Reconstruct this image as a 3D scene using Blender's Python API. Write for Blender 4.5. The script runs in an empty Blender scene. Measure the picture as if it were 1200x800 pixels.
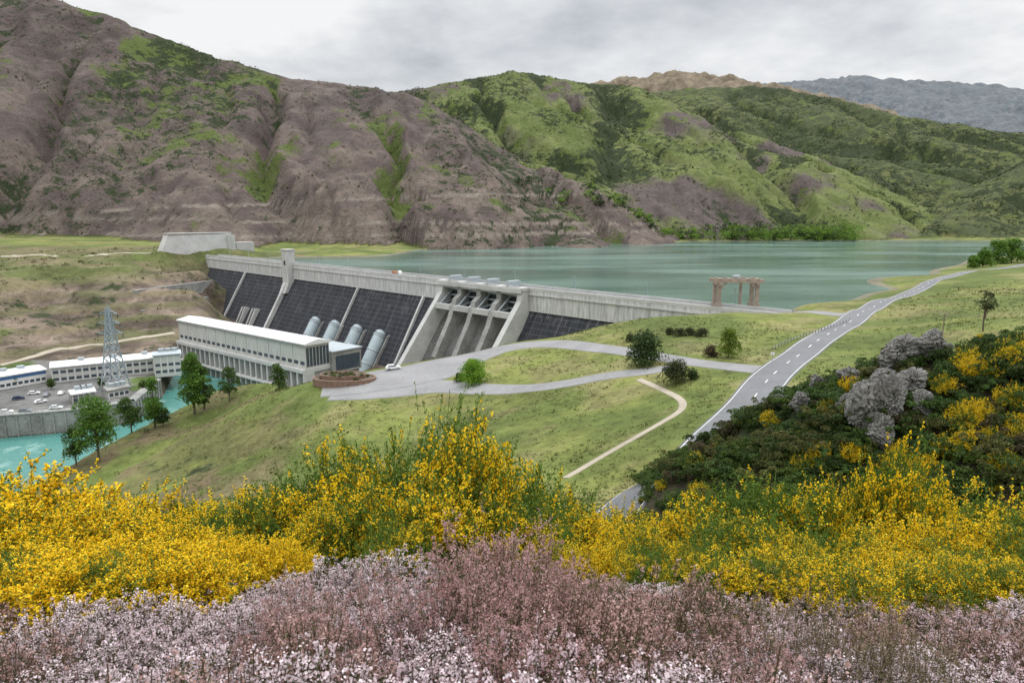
import bpy, bmesh, math
import numpy as np
from mathutils import Vector, noise as mnoise
S=bpy.context.scene
TH=math.radians(10.27); CT,ST=math.cos(TH),math.sin(TH); CZ=31.0
# ------------------------------------------------------------ survey helpers (photo bearing + known level -> site coordinates)
def DR(px,py):
    u=(px-600)/800.; v=(400-py)/800.
    y=CT+v*ST; z=-ST+v*CT
    return u/y, z/y
def Pz(px,py,z):
    a,b=DR(px,py); Y=(z-CZ)/b
    return (a*Y,Y,z)
def PY(px,py,Y):
    a,b=DR(px,py); return (a*Y,Y,CZ+b*Y)
# ------------------------------------------------------------ noise
def _h(xi,yi,s):
    h=(xi.astype(np.int64)*374761393+yi.astype(np.int64)*668265263+s*974634777)&0xffffffff
    h=((h^(h>>13))*1274126177)&0xffffffff
    h=h^(h>>16)
    return h/4294967295.0
def vn(x,y,s=0):
    x=np.asarray(x,float);y=np.asarray(y,float)
    xi=np.floor(x);yi=np.floor(y);fx=x-xi;fy=y-yi
    fx=fx*fx*fx*(fx*(fx*6-15)+10);fy=fy*fy*fy*(fy*(fy*6-15)+10)
    a=_h(xi,yi,s);b=_h(xi+1,yi,s);c=_h(xi,yi+1,s);d=_h(xi+1,yi+1,s)
    return (a*(1-fx)+b*fx)*(1-fy)+(c*(1-fx)+d*fx)*fy
def fbm(x,y,s=0,o=4):
    t=0;a=.5;n=0
    x=np.asarray(x,float);y=np.asarray(y,float)
    for i in range(o):
        t=t+a*vn(x,y,s+i*7);n+=a;a*=.5
        x,y=x*1.7-y*1.1+3.1,x*1.1+y*1.7+7.7
    return t/n
def sst(a,b,x):
    t=np.clip((x-a)/(b-a),0,1);return t*t*(3-2*t)
# ------------------------------------------------------------ dam frame
A0=np.array([-247.,577.,0.]);B0=np.array([88.2,229.5,0.])
ax=(B0-A0);DL=float(np.linalg.norm(ax));ax=ax/DL
nn=np.array([ax[1],-ax[0],0.])
if nn[1]>0: nn=-nn
def Dm(s,d,z): return A0+ax*s+nn*d+np.array([0,0,z])
# ------------------------------------------------------------ terrain control points
C=[]
def c(px,py,z): C.append(Pz(px,py,z))
def w(x,y,z): C.append((x,y,z))
for p in [(787,562,0),(835,515,0),(880,470,0),(905,440,0),(940,415,0),(990,380,0),(1040,350,0),(1090,330,.3),(1140,317,.6),(1200,310,1),
 (1150,392,6),(1200,345,4),(1100,368,3.5),(1060,375,1.5),(1200,375,8),(1020,395,1.5),
 (370,452,-16),(385,442,-16),(430,434,-15.6),(490,424,-14.6),(450,455,-15.2),(460,429,-15.3),(520,419,-13.5),(560,440,-13),(600,402,-11.5),(640,397,-10),(700,384,-7),(735,376,-5),(732,412,-4),(640,415,-9),(640,445,-9),
 (700,440,-5),(800,430,-1.5),(860,450,-.5),(905,400,0),(830,380,-1.5),(780,395,-2.5),(905,368,0),(860,366,-.4),
 (560,470,-13.5),(650,480,-9),(780,480,-3),(700,540,-5),(600,560,-9),(500,520,-15),(350,560,-23),(400,490,-18),(300,470,-23),(300,448,-24),(265,456,-28),
 (250,490,-31),(200,503,-33),(140,535,-36),(80,568,-38),(200,560,-32),(350,505,-21),
 (850,500,0),(810,520,-.6),(740,570,-2.5),
 (50,455,-44),(0,440,-44),(0,465,-44),(-60,470,-44),(110,460,-44),(150,440,-44),(150,465,-44),(205,425,-44),(215,410,-43),(100,425,-43.5),(30,420,-42),
 (0,390,-33),(100,402,-40),(200,388,-38),(150,370,-31),(60,372,-29),(235,320,-11),(235,345,-22),(235,365,-31),(150,335,-15),(100,348,-20),(0,335,-12),(50,360,-26),
 (0,300,0),(100,300,0),(200,300,-.3),(0,312,-4),(130,312,-4),(-150,310,-3),(-200,400,-36),
 (300,297,-3.5),(370,295,-4),(500,290,-4),(600,287.4,-4),(700,284.6,-4),(800,283,-4),(900,282.4,-4),(1000,281.8,-4),(1100,281.8,-4),(1200,283,-4),(1300,285,-4),
 (930,362,-3.6),(1000,352,-3.6),(1050,338,-3.6),(1095,322,-3.6),(1140,304,-4),(1190,299,-4),
 (960,363,.2),(1010,362,0),(1130,322,.6)]: c(*p)
for s in (30,110,190,270,350,430,465): C.append(tuple(Dm(s,-28,-13)))
for s in (110,180,250,320): C.append(tuple(Dm(s,34,-52)))
C.append(tuple(Dm(60,30,-44)));C.append(tuple(Dm(15,22,-30)));C.append(tuple(Dm(360,30,-40)));C.append(tuple(Dm(385,24,-26)));C.append(tuple(Dm(415,20,-13)));C.append(tuple(Dm(450,14,-4)))
C.append(tuple(Dm(-18,0,1)));C.append(tuple(Dm(-20,-30,1)));C.append(tuple(Dm(-8,10,-14)))
for p in [(200,700,-12),(0,600,-12),(350,900,-13),(100,880,-13),(600,950,-13),(-60,690,-9),(500,750,-10),(300,560,-10),(-300,730,2),(-150,800,3),(0,900,3),
 (-170,690,1),(-50,262,-40),(-45,290,-50),(-78,262,-42),(-15,265,-34),(-32,248,-30),(8,264,-24),(-64,234,-31),
 (30,60,0),(8,62,0),(-5,46,-1),(-20,60,-7),(-50,80,-17),(-90,100,-30),(-60,50,-18),(-100,40,-32),(-150,40,-46),(-130,130,-42),(0,20,-2),(0,-30,0),(80,100,4),(100,60,8),(80,30,5),(60,100,2),
 (150,150,9),(250,200,10),(500,420,6),(800,800,6),(420,520,3),(-500,500,4),(-420,400,-30),(-420,250,-44),(-330,260,-44),(-600,300,-20),(-300,320,-44),
 (-200,1050,5),(300,1180,2),(600,1200,2),(900,1200,3),(-800,700,10),(0,1100,3)]: w(*p)
C=np.array(C,float)
_cc=7.0
def _phi(x,y,cx,cy): return np.sqrt((x-cx)**2+(y-cy)**2+_cc*_cc)
N=len(C)
M=np.zeros((N+1,N+1));M[:N,:N]=_phi(C[:,0][:,None],C[:,1][:,None],C[:,0][None],C[:,1][None])-np.eye(N)*.25
M[:N,N]=1;M[N,:N]=1
W=np.linalg.solve(M,np.append(C[:,2],0))
def rbf(x,y):
    r=np.full(x.shape,W[N])
    for i in range(N): r+=W[i]*_phi(x,y,C[i,0],C[i,1])
    return r
RG=[]
def ridge(hid,pts):
    RG.append((hid,[(PY(a,b,Y),s) for a,b,Y,s in pts]))
ridge(0,[(-900,-200,1500,.75),(-200,-60,1400,.74),(50,0,1300,.72),(130,24,1280,.68),(200,50,1270,.64),(290,74,1260,.58),(350,91,1260,.53),(420,99,1260,.49),(470,114,1250,.48),(520,150,1220,.5),(600,207,1150,.6),(650,243,1090,.6),(720,272,1030,.6)])
ridge(0,[(200,50,1270,.62),(230,140,1020,.62),(250,240,800,.6)])
ridge(0,[(20,0,1290,.75),(0,110,980,.7),(-60,230,760,.65)])
ridge(0,[(350,91,1260,.55),(430,190,1050,.55),(500,262,900,.5)])
ridge(1,[(380,112,1950,.5),(465,108,1900,.48),(520,98,1900,.46),(600,86,1900,.46),(680,94,1900,.46),(740,102,1850,.46),(800,130,1700,.46),(860,168,1500,.48),(920,228,1250,.5),(962,266,1130,.5)])
ridge(1,[(600,86,1900,.5),(650,150,1600,.5),(720,225,1270,.5),(760,262,1130,.5)])
ridge(1,[(520,98,1900,.5),(560,170,1500,.5),(620,230,1230,.5)])
ridge(1,[(740,102,1850,.5),(770,165,1520,.52),(850,235,1240,.5),(880,262,1140,.5)])
ridge(2,[(700,112,2700,.42),(800,106,2600,.42),(880,100,2500,.42),(960,112,2300,.4),(1050,136,2050,.38),(1120,146,1950,.36),(1200,158,1900,.36),(1400,170,1800,.36),(1700,190,1700,.36)])
ridge(2,[(960,112,2300,.45),(1000,180,1750,.45),(1030,240,1330,.45)])
ridge(2,[(1400,120,1500,.45),(1260,165,1450,.45),(1180,210,1320,.45),(1110,255,1190,.45),(1070,272,1150,.45)])
ridge(3,[(600,130,3700,.4),(700,97,3600,.4),(790,84,3600,.4),(870,92,3600,.4),(930,104,3600,.4),(1000,120,3600,.4)])
ridge(4,[(820,112,5600,.35),(920,97,5500,.35),(1000,90,5500,.35),(1060,95,5500,.35),(1120,95,5500,.35),(1200,105,5500,.35),(1500,120,5500,.35)])
def hills(x,y):
    wx=(fbm(x/160.,y/160.,11,3)-.5)*50; wy=(fbm(x/160.,y/160.,23,3)-.5)*50
    f=sst(600,900,np.hypot(x,y)); x=x+wx*f;y=y+wy*f
    best=np.full(x.shape,-1e4);hid=np.zeros(x.shape,int);dd=np.zeros(x.shape)
    for h,pts in RG:
        for (p,s0),(q,s1) in zip(pts[:-1],pts[1:]):
            ex,ey=q[0]-p[0],q[1]-p[1];L=ex*ex+ey*ey
            t=np.clip(((x-p[0])*ex+(y-p[1])*ey)/L,0,1)
            d=np.hypot(x-p[0]-t*ex,y-p[1]-t*ey)
            z=p[2]+(q[2]-p[2])*t-(s0+(s1-s0)*t)*(np.sqrt(d*d+400)-20)
            m=z>best
            best=np.where(m,z,best);hid=np.where(m,h,hid);dd=np.where(m,d,dd)
    return best,hid,dd
RIV=[(-70,338),(-72,312),(-112,266),(-130,222),(-138,185),(-155,125),(-205,60),(-260,-20),(-480,-20),(-390,110),(-300,195)]+[Pz(*p)[:2] for p in [(-60,520,-52),(0,513,-52),(90,505,-52),(160,494,-52),(190,465,-52),(203,440,-52)]]+[(-196,398),(-92,322)]
RIV=np.array(RIV)
def sdf(x,y,P):
    d=np.full(x.shape,1e9);ins=np.zeros(x.shape,bool)
    n=len(P)
    for i in range(n):
        p=P[i];q=P[(i+1)%n];ex,ey=q-p
        t=np.clip(((x-p[0])*ex+(y-p[1])*ey)/(ex*ex+ey*ey),0,1)
        d=np.minimum(d,np.hypot(x-p[0]-t*ex,y-p[1]-t*ey))
        cnd=((p[1]>y)!=(q[1]>y))
        with np.errstate(divide='ignore',invalid='ignore'):
            xi=(q[0]-p[0])*(y-p[1])/(q[1]-p[1]+1e-12)+p[0]
        ins^=cnd&(x<xi)
    return np.where(ins,-d,d)
MD=[((24,67,2.0)),((26.5,62,11.0)),((30.6,61,15.0)),((36,59,18.4)),((42,55,20.2)),((60,45,23.5)),((90,30,28))]
def mound(x,y):
    best=np.full(x.shape,-1e4)
    for p,q in zip(MD[:-1],MD[1:]):
        ex,ey=q[0]-p[0],q[1]-p[1];L=ex*ex+ey*ey
        t=np.clip(((x-p[0])*ex+(y-p[1])*ey)/L,0,1)
        d=np.hypot(x-p[0]-t*ex,y-p[1]-t*ey)
        best=np.maximum(best,p[2]+(q[2]-p[2])*t-.78*(np.sqrt(d*d+9)-3))
    return best
def terrain(x,y,full=False):
    x=np.asarray(x,float);y=np.asarray(y,float)
    b=np.clip(rbf(x,y),-60,14)
    far=sst(1500,2200,np.hypot(x,y));b=b*(1-far)+0*far
    hz,hid,dd=hills(x,y)
    uu=x*.95+y*.25+(fbm(x/90.,y/90.,29,2)-.5)*50
    g=np.abs(2*fbm(uu/150.,y/520.,31,2)-1)
    g2=np.abs(2*fbm(uu/55.,y/220.,37,2)-1)
    gl=np.clip(1-g*3.6,0,1);gl2=np.clip(1-g2*3.,0,1)
    g3=np.abs(2*fbm(uu/24.,y/90.,39,2)-1);gl3=np.clip(1-g3*2.6,0,1)
    crag=sst(.52,.66,fbm(x/200.,y/200.,43,3))
    hz=hz-np.clip(dd*.17,0,36)*gl-np.clip(dd*.07,0,11)*gl2-np.clip(dd*.025,0,3)*gl3+(fbm(x/60.,y/60.,41,6)-.5)*sst(0,60,hz)*np.where(hid>=3,60,15)+(fbm(x/17.,y/17.,47,4)-.5)*sst(10,80,hz)*(2.6+8*crag)
    k=5.
    z=np.maximum(b,hz)+k*np.exp(-np.abs(b-hz)/k)*.35
    pr=np.interp(y+(fbm(x/6.,y/6.,5,2)-.5)*1.2,[-200,-20,0,2,4,7,12,20,32,46,60,110],[90,34,29.4,29.15,28.5,27,24,18.5,10,1.5,-9,-70])
    pr=pr-np.clip(np.abs(x+2)-14,0,100)*np.where(x<0,.25,-.05)
    pr=np.minimum(pr,60)
    mo=mound(x,y);mo=mo+(fbm(x/5.,y/5.,51,3)-.5)*2.2*sst(0,6,mo)
    nr=(x<-40)&(y<450)&(x>-700)
    sd=np.full(x.shape,1e5)
    if nr.any(): sd[nr]=sdf(x[nr],y[nr],RIV)
    z=np.minimum(z,np.maximum(-51.6+sd*np.where((y>200)&(x<-150),3.5,1.1),-58))
    fgm=np.maximum(pr,mo)
    z2=np.maximum(z,fgm)
    lb=sst(-205,-235,x)*sst(300,350,y)*sst(640,600,y)*sst(-43,-40,z)
    st_=z+(fbm(x/30.,y/30.,65,3)-.5)*5
    z2=z2+((fbm(x/14.,y/14.,61,4)-.5)*4+np.sin(st_*.9)*1.1)*lb
    sp=sst(-45,-75,x)*sst(260,230,y)*sst(-51,-45,z)
    z2=z2+(fbm(x/10.,y/10.,63,3)-.5)*1.6*sp
    if full: return z2,hid,dd,(fgm>z),gl,lb,hz>b
    return z2
def TZ(x,y): return float(terrain(np.array([x]),np.array([y]))[0])
_Ys=np.geomspace(28,2500,1600)
def drop(px,py):
    a,b=DR(px,py)
    t=terrain(a*_Ys,_Ys);r=CZ+b*_Ys
    k=np.argmax(t>=r)
    if k==0: k=len(_Ys)-1
    d0=r[k-1]-t[k-1];d1=t[k]-r[k];f=d0/(d0+d1+1e-9)
    Y=_Ys[k-1]+(_Ys[k]-_Ys[k-1])*f
    return np.array([a*Y,Y,CZ+b*Y])
# ------------------------------------------------------------ mesh utils
def newmesh(name,V,F,mats=None,Cc=None,smooth=False,extra=None):
    me=bpy.data.meshes.new(name)
    if isinstance(F,np.ndarray):
        V=np.asarray(V,np.float32);me.vertices.add(len(V));me.vertices.foreach_set('co',V.ravel())
        m,k=F.shape
        me.loops.add(m*k);me.loops.foreach_set('vertex_index',F.astype(np.int32).ravel())
        me.polygons.add(m);me.polygons.foreach_set('loop_start',np.arange(0,m*k,k,dtype=np.int32))
        try: me.polygons.foreach_set('loop_total',np.full(m,k,dtype=np.int32))
        except Exception: pass
        me.update(calc_edges=True);
    else:
        me.from_pydata([tuple(map(float,v)) for v in V],[],[tuple(map(int,f)) for f in F])
        bm=bmesh.new();bm.from_mesh(me);bmesh.ops.recalc_face_normals(bm,faces=bm.faces);bm.to_mesh(me);bm.free()
    if Cc is not None:
        a=me.color_attributes.new('Col','FLOAT_COLOR','POINT')
        Cc=np.asarray(Cc,np.float32)
        if Cc.shape[1]==3: Cc=np.hstack([Cc,np.ones((len(Cc),1),np.float32)])
        a.data.foreach_set('color',Cc.ravel())
    if extra is not None:
        a=me.color_attributes.new('veg','FLOAT_COLOR','POINT')
        a.data.foreach_set('color',np.asarray(extra,np.float32).ravel())
    if smooth: me.polygons.foreach_set('use_smooth',np.ones(len(me.polygons),bool))
    if mats is not None: me.materials.append(mats)
    me.validate()
    return me
def link(name,me,loc=(0,0,0),parent=None,rot=None,sc=None):
    o=bpy.data.objects.new(name,me);S.collection.objects.link(o);o.location=loc
    if rot is not None:o.rotation_euler=rot
    if sc is not None:o.scale=sc
    if parent:o.parent=parent
    return o
class B:
    def __init__(s,name,loc):
        s.e=link(name,None,tuple(map(float,loc)));s.e.empty_display_size=1;s.l=np.array(loc,float);s.p={}
    def add(s,part,VF,mat,smooth=False):
        V,F=VF;k=(part,mat.name,smooth)
        if k not in s.p:s.p[k]=[[],[],mat]
        P=s.p[k];o=len(P[0]);P[0]+= [np.array(v,float)-s.l for v in V];P[1]+=[tuple(i+o for i in f) for f in F]
    def done(s):
        for (part,mn,sm),(V,F,mat) in s.p.items():
            link(part,newmesh(part,V,F,mat,smooth=sm),(0,0,0),s.e)
        return s.e
BF=[(0,1,2,3),(4,7,6,5),(0,4,5,1),(1,5,6,2),(2,6,7,3),(3,7,4,0)]
def fbox(o,u,v,a0,a1,b0,b1,z0,z1):
    o=np.array(o,float)
    V=[]
    for z in (z0,z1):
        for a,b in((a0,b0),(a1,b0),(a1,b1),(a0,b1)):
            p=o+u*a+v*b;V.append((p[0],p[1],z))
    return V,BF
def beam(p0,p1,wd,h=None,up=(0,0,1)):
    p0=np.array(p0,float);p1=np.array(p1,float);h=h or wd
    d=p1-p0;d/=np.linalg.norm(d);u=np.array(up,float)
    if abs(d@u)>.95:u=np.array([1.,0,0])
    r=np.cross(d,u);r/=np.linalg.norm(r);q=np.cross(r,d)
    V=[]
    for P in(p0,p1):
        for a,b in((-1,-1),(1,-1),(1,1),(-1,1)):V.append(P+r*a*wd/2+q*b*h/2)
    return V,BF
def prism(prof,s0,s1,fr=Dm):
    n=len(prof);V=[fr(s0,d,z) for d,z in prof]+[fr(s1,d,z) for d,z in prof]
    F=[tuple(range(n)),tuple(range(2*n-1,n-1,-1))]+[(i,(i+1)%n,n+(i+1)%n,n+i) for i in range(n)]
    return V,F
def tube(path,rad,n=16,cap=True):
    path=[np.array(p,float) for p in path];V=[];F=[]
    for i,p in enumerate(path):
        d=path[min(i+1,len(path)-1)]-path[max(i-1,0)];d/=np.linalg.norm(d)
        u=np.array([0,0,1.]) if abs(d[2])<.95 else np.array([1.,0,0])
        r=np.cross(d,u);r/=np.linalg.norm(r);q=np.cross(r,d)
        R=rad[i] if hasattr(rad,'__len__') else rad
        for k in range(n):
            t=2*math.pi*k/n;V.append(p+(r*math.cos(t)+q*math.sin(t))*R)
    for i in range(len(path)-1):
        for k in range(n):F.append((i*n+k,i*n+(k+1)%n,(i+1)*n+(k+1)%n,(i+1)*n+k))
    if cap:F+= [tuple(range(n-1,-1,-1)),tuple(range((len(path)-1)*n,len(path)*n))]
    return V,F
# ------------------------------------------------------------ materials
def nt(name):
    m=bpy.data.materials.new(name);m.use_nodes=True;n=m.node_tree;n.nodes.clear()
    out=n.nodes.new('ShaderNodeOutputMaterial');p=n.nodes.new('ShaderNodeBsdfPrincipled')
    n.links.new(p.outputs[0],out.inputs[0]);return m,n,p,out
def mth(n,op,a,b=None,c_=None,clamp=False):
    x=n.nodes.new('ShaderNodeMath');x.operation=op;x.use_clamp=clamp
    for i,v in enumerate((a,b,c_)):
        if v is None:continue
        if isinstance(v,(int,float)):x.inputs[i].default_value=v
        else:n.links.new(v,x.inputs[i])
    return x.outputs[0]
def nz(n,vec,scale,det=5,rough=.6):
    x=n.nodes.new('ShaderNodeTexNoise');x.inputs['Scale'].default_value=scale;x.inputs['Detail'].default_value=det;x.inputs['Roughness'].default_value=rough
    if vec is not None:n.links.new(vec,x.inputs['Vector'])
    return x.outputs['Fac']
def mixc(n,f,a,b,bt='MIX'):
    x=n.nodes.new('ShaderNodeMix');x.data_type='RGBA';x.blend_type=bt
    if isinstance(f,(int,float)):x.inputs[0].default_value=f
    else:n.links.new(f,x.inputs[0])
    for i,v in((6,a),(7,b)):
        if isinstance(v,tuple):x.inputs[i].default_value=(*v,1) if len(v)==3 else v
        else:n.links.new(v,x.inputs[i])
    return x.outputs[2]
def pos(n):
    g=n.nodes.new('ShaderNodeNewGeometry');return g.outputs['Position']
def bump(n,p,h,st,dist):
    b=n.nodes.new('ShaderNodeBump');b.inputs['Strength'].default_value=st;b.inputs['Distance'].default_value=dist
    n.links.new(h,b.inputs['Height']);n.links.new(b.outputs[0],p.inputs['Normal']);return b
def simple(name,col,rough=.8,var=.35,sc=.6,sc2=8.,metal=0,bst=.25,col2=None,bd=.05):
    m,n,p,o=nt(name);P=pos(n)
    a=nz(n,P,sc,6,.65);b=nz(n,P,sc2,4,.6)
    f=mth(n,'ADD',mth(n,'MULTIPLY',a,.65),mth(n,'MULTIPLY',b,.35))
    f=mth(n,'MULTIPLY_ADD',mth(n,'SUBTRACT',f,.5),3.,.5,True)
    c2=col2 or tuple(x*(1-var) for x in col);c1=tuple(min(1,x*(1+var*.4)) for x in col) if not col2 else col
    n.links.new(mixc(n,f,c2,c1),p.inputs['Base Color'])
    p.inputs['Roughness'].default_value=rough;p.inputs['Metallic'].default_value=metal
    if bst:bump(n,p,b,bst,bd)
    return m
def leafmat(name,tr=.3,rough=.55):
    m,n,p,o=nt(name)
    a=n.nodes.new('ShaderNodeAttribute');a.attribute_name='Col'
    n.links.new(a.outputs['Color'],p.inputs['Base Color']);p.inputs['Roughness'].default_value=rough
    p.inputs['Specular IOR Level'].default_value=.25
    t=n.nodes.new('ShaderNodeBsdfTranslucent');n.links.new(a.outputs['Color'],t.inputs[0])
    x=n.nodes.new('ShaderNodeMixShader');x.inputs[0].default_value=tr
    n.links.new(p.outputs[0],x.inputs[1]);n.links.new(t.outputs[0],x.inputs[2]);n.links.new(x.outputs[0],o.inputs[0])
    return m
LEAF=leafmat('foliage_leaves')
def scrubmat():
    m,n,p,o=nt('scrub_leaves');a=n.nodes.new('ShaderNodeAttribute');a.attribute_name='Col'
    n.links.new(a.outputs['Color'],p.inputs['Base Color']);p.inputs['Roughness'].default_value=.9;p.inputs['Specular IOR Level'].default_value=.1;return m
SCR=scrubmat()
BARK=simple('bark',(.12,.09,.065),.9,.5,2,20)
CONC=simple('pale_concrete',(.50,.50,.485),.85,.3,.12,1.5)
CONC2=simple('weathered_concrete',(.29,.29,.275),.85,.5,.15,1.2)
CHUTE=simple('stained_chute_concrete',(.13,.13,.125),.85,.6,.1,.8)
DECK=simple('crest_roadway',(.25,.25,.25),.9,.2,.3,4)
STEEL=simple('painted_steel',(.42,.47,.50),.5,.2,1,9,.3)
GALV=simple('galvanised_steel',(.38,.44,.48),.45,.15,1,9,.5)
DARK=simple('dark_gate_and_shade',(.03,.032,.036),.6,.3,1,6)  # dark gates and door; also painted shade for the outlet openings
GLASS=simple('window_glass',(.06,.08,.10),.12,.3,.5,3,0,0)
WHITE=simple('white_paint',(.75,.75,.73),.5,.08,.4,5)
CREAM=simple('pale_cladding',(.50,.50,.475),.6,.12,.1,2)
ROOFW=simple('white_roof',(.68,.69,.69),.5,.14,.08,1.5)
BLUE=simple('blue_cladding',(.06,.16,.36),.5,.2,.3,3)
PIPE=simple('penstock_paint',(.40,.48,.51),.5,.3,.15,1)
RUST=simple('gantry_concrete',(.34,.27,.22),.85,.4,.5,4)
ROCK=simple('lichened_rock',(.25,.245,.23),.95,.8,.7,4,0,.9,(.06,.058,.052),.12)
STONE=simple('brown_stone',(.22,.14,.105),.95,.5,.8,5)
WOOD=simple('weathered_wood',(.22,.18,.14),.9,.4,1,10)
RUBBER=simple('tyre_rubber',(.02,.02,.02),.8,.2)
ORANGE=simple('orange_paint',(.55,.15,.03),.5,.1)
def roadmat(name,col):
    m,n,p,o=nt(name);P=pos(n)
    a=nz(n,P,.12,5,.6);b=nz(n,P,14.,3,.7);c3=nz(n,P,1.2,5,.7)
    f=mth(n,'ADD',mth(n,'MULTIPLY',a,.5),mth(n,'MULTIPLY',c3,.5));f=mth(n,'MULTIPLY_ADD',mth(n,'SUBTRACT',f,.5),3.4,.5,True)
    base=mixc(n,f,tuple(x*.68 for x in col),tuple(x*1.16 for x in col))
    g=mixc(n,mth(n,'MULTIPLY',b,.5),base,tuple(x*.6 for x in col))
    n.links.new(g,p.inputs['Base Color']);p.inputs['Roughness'].default_value=.85;bump(n,p,b,.3,.01);return m
ROAD=roadmat('chipseal_road',(.155,.16,.172));LOT=roadmat('chipseal_carpark',(.25,.25,.255));PATH=roadmat('gravel_path',(.40,.35,.275))
PAINT=simple('road_paint',(.8,.8,.78),.6,.25,.8,6)
def facemat():
    m,n,p,o=nt('dark_stained_dam_face');P=pos(n)
    d=n.nodes.new('ShaderNodeVectorMath');d.operation='DOT_PRODUCT';n.links.new(P,d.inputs[0]);d.inputs[1].default_value=tuple(ax)
    sx=d.outputs['Value'];sp=n.nodes.new('ShaderNodeSeparateXYZ');n.links.new(P,sp.inputs[0]);z=sp.outputs[2]
    cb=n.nodes.new('ShaderNodeCombineXYZ');n.links.new(mth(n,'MULTIPLY',sx,.55),cb.inputs[0]);n.links.new(mth(n,'MULTIPLY',z,.06),cb.inputs[1])
    st=nz(n,cb.outputs[0],1.,7,.65)
    g1=nz(n,P,.09,8,.7)
    def line(v,per,wd):
        fr=mth(n,'FRACT',mth(n,'DIVIDE',v,per));return mth(n,'LESS_THAN',fr,wd)
    hl=line(z,2.5,.14);vl=line(sx,15.,.028)
    base=mixc(n,mth(n,'MULTIPLY_ADD',mth(n,'SUBTRACT',st,.5),3.2,.45,True),(.014,.016,.020),(.042,.045,.053))
    base=mixc(n,mth(n,'MULTIPLY_ADD',mth(n,'SUBTRACT',g1,.56),5.,0.,True),base,(.075,.076,.08))
    base=mixc(n,mth(n,'MULTIPLY',hl,.3),base,(.12,.12,.125))
    base=mixc(n,mth(n,'MULTIPLY',vl,.5),base,(.14,.14,.145))
    wz=mth(n,'MULTIPLY',mth(n,'GREATER_THAN',nz(n,cb.outputs[0],2.3,4,.6),.62),.55)
    base=mixc(n,mth(n,'MULTIPLY',wz,mth(n,'MULTIPLY_ADD',z,.06,1.7,True)),base,(.22,.22,.225))
    n.links.new(base,p.inputs['Base Color']);p.inputs['Roughness'].default_value=.8;p.inputs['Specular IOR Level'].default_value=.25;bump(n,p,st,.3,.3);return m
FACE=facemat()
def concstreak():
    m,n,p,o=nt('streaked_concrete');P=pos(n)
    d=n.nodes.new('ShaderNodeVectorMath');d.operation='DOT_PRODUCT';n.links.new(P,d.inputs[0]);d.inputs[1].default_value=tuple(ax)
    sp=n.nodes.new('ShaderNodeSeparateXYZ');n.links.new(P,sp.inputs[0])
    cb=n.nodes.new('ShaderNodeCombineXYZ');n.links.new(mth(n,'MULTIPLY',d.outputs['Value'],.8),cb.inputs[0]);n.links.new(mth(n,'MULTIPLY',sp.outputs[2],.1),cb.inputs[1])
    st=nz(n,cb.outputs[0],1.,7,.7)
    base=mixc(n,mth(n,'MULTIPLY_ADD',mth(n,'SUBTRACT',st,.5),3.5,.65,True),(.27,.27,.265),(.56,.56,.55))
    vl=mth(n,'LESS_THAN',mth(n,'FRACT',mth(n,'DIVIDE',d.outputs['Value'],15.)),.03)
    base=mixc(n,mth(n,'MULTIPLY',vl,.5),base,(.2,.2,.2))
    n.links.new(base,p.inputs['Base Color']);p.inputs['Roughness'].default_value=.85;bump(n,p,st,.2,.1);return m
CSTR=concstreak()
def watermat(name,col,col2,sc,bs,rough):
    m,n,p,o=nt(name);P=pos(n)
    mp=n.nodes.new('ShaderNodeMapping');mp.inputs['Scale'].default_value=(.5,1.6,1);n.links.new(P,mp.inputs[0])
    a=nz(n,mp.outputs[0],.008,6,.65);f=mth(n,'MULTIPLY_ADD',mth(n,'SUBTRACT',a,.5),5.,.5,True)
    n.links.new(mixc(n,f,col,col2),p.inputs['Base Color'])
    n.links.new(mth(n,'MULTIPLY_ADD',f,.16,rough),p.inputs['Roughness']);p.inputs['IOR'].default_value=1.33
    b=nz(n,P,sc,6,.65);bump(n,p,b,bs,.25);return m
LAKE=watermat('lake_water',(.075,.14,.122),(.125,.20,.178),.35,.6,.06)
def rivermat():
    m,n,p,o=nt('river_water');P=pos(n)
    a=nz(n,P,.09,9,.7);f=mth(n,'MULTIPLY_ADD',mth(n,'SUBTRACT',a,.54),6.,0.,True)
    n.links.new(mixc(n,f,(.07,.225,.20),(.28,.44,.41)),p.inputs['Base Color']);p.inputs['Roughness'].default_value=.2
    bump(n,p,nz(n,P,.6,6,.7),.7,.35);return m
RIVM=rivermat()
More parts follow.
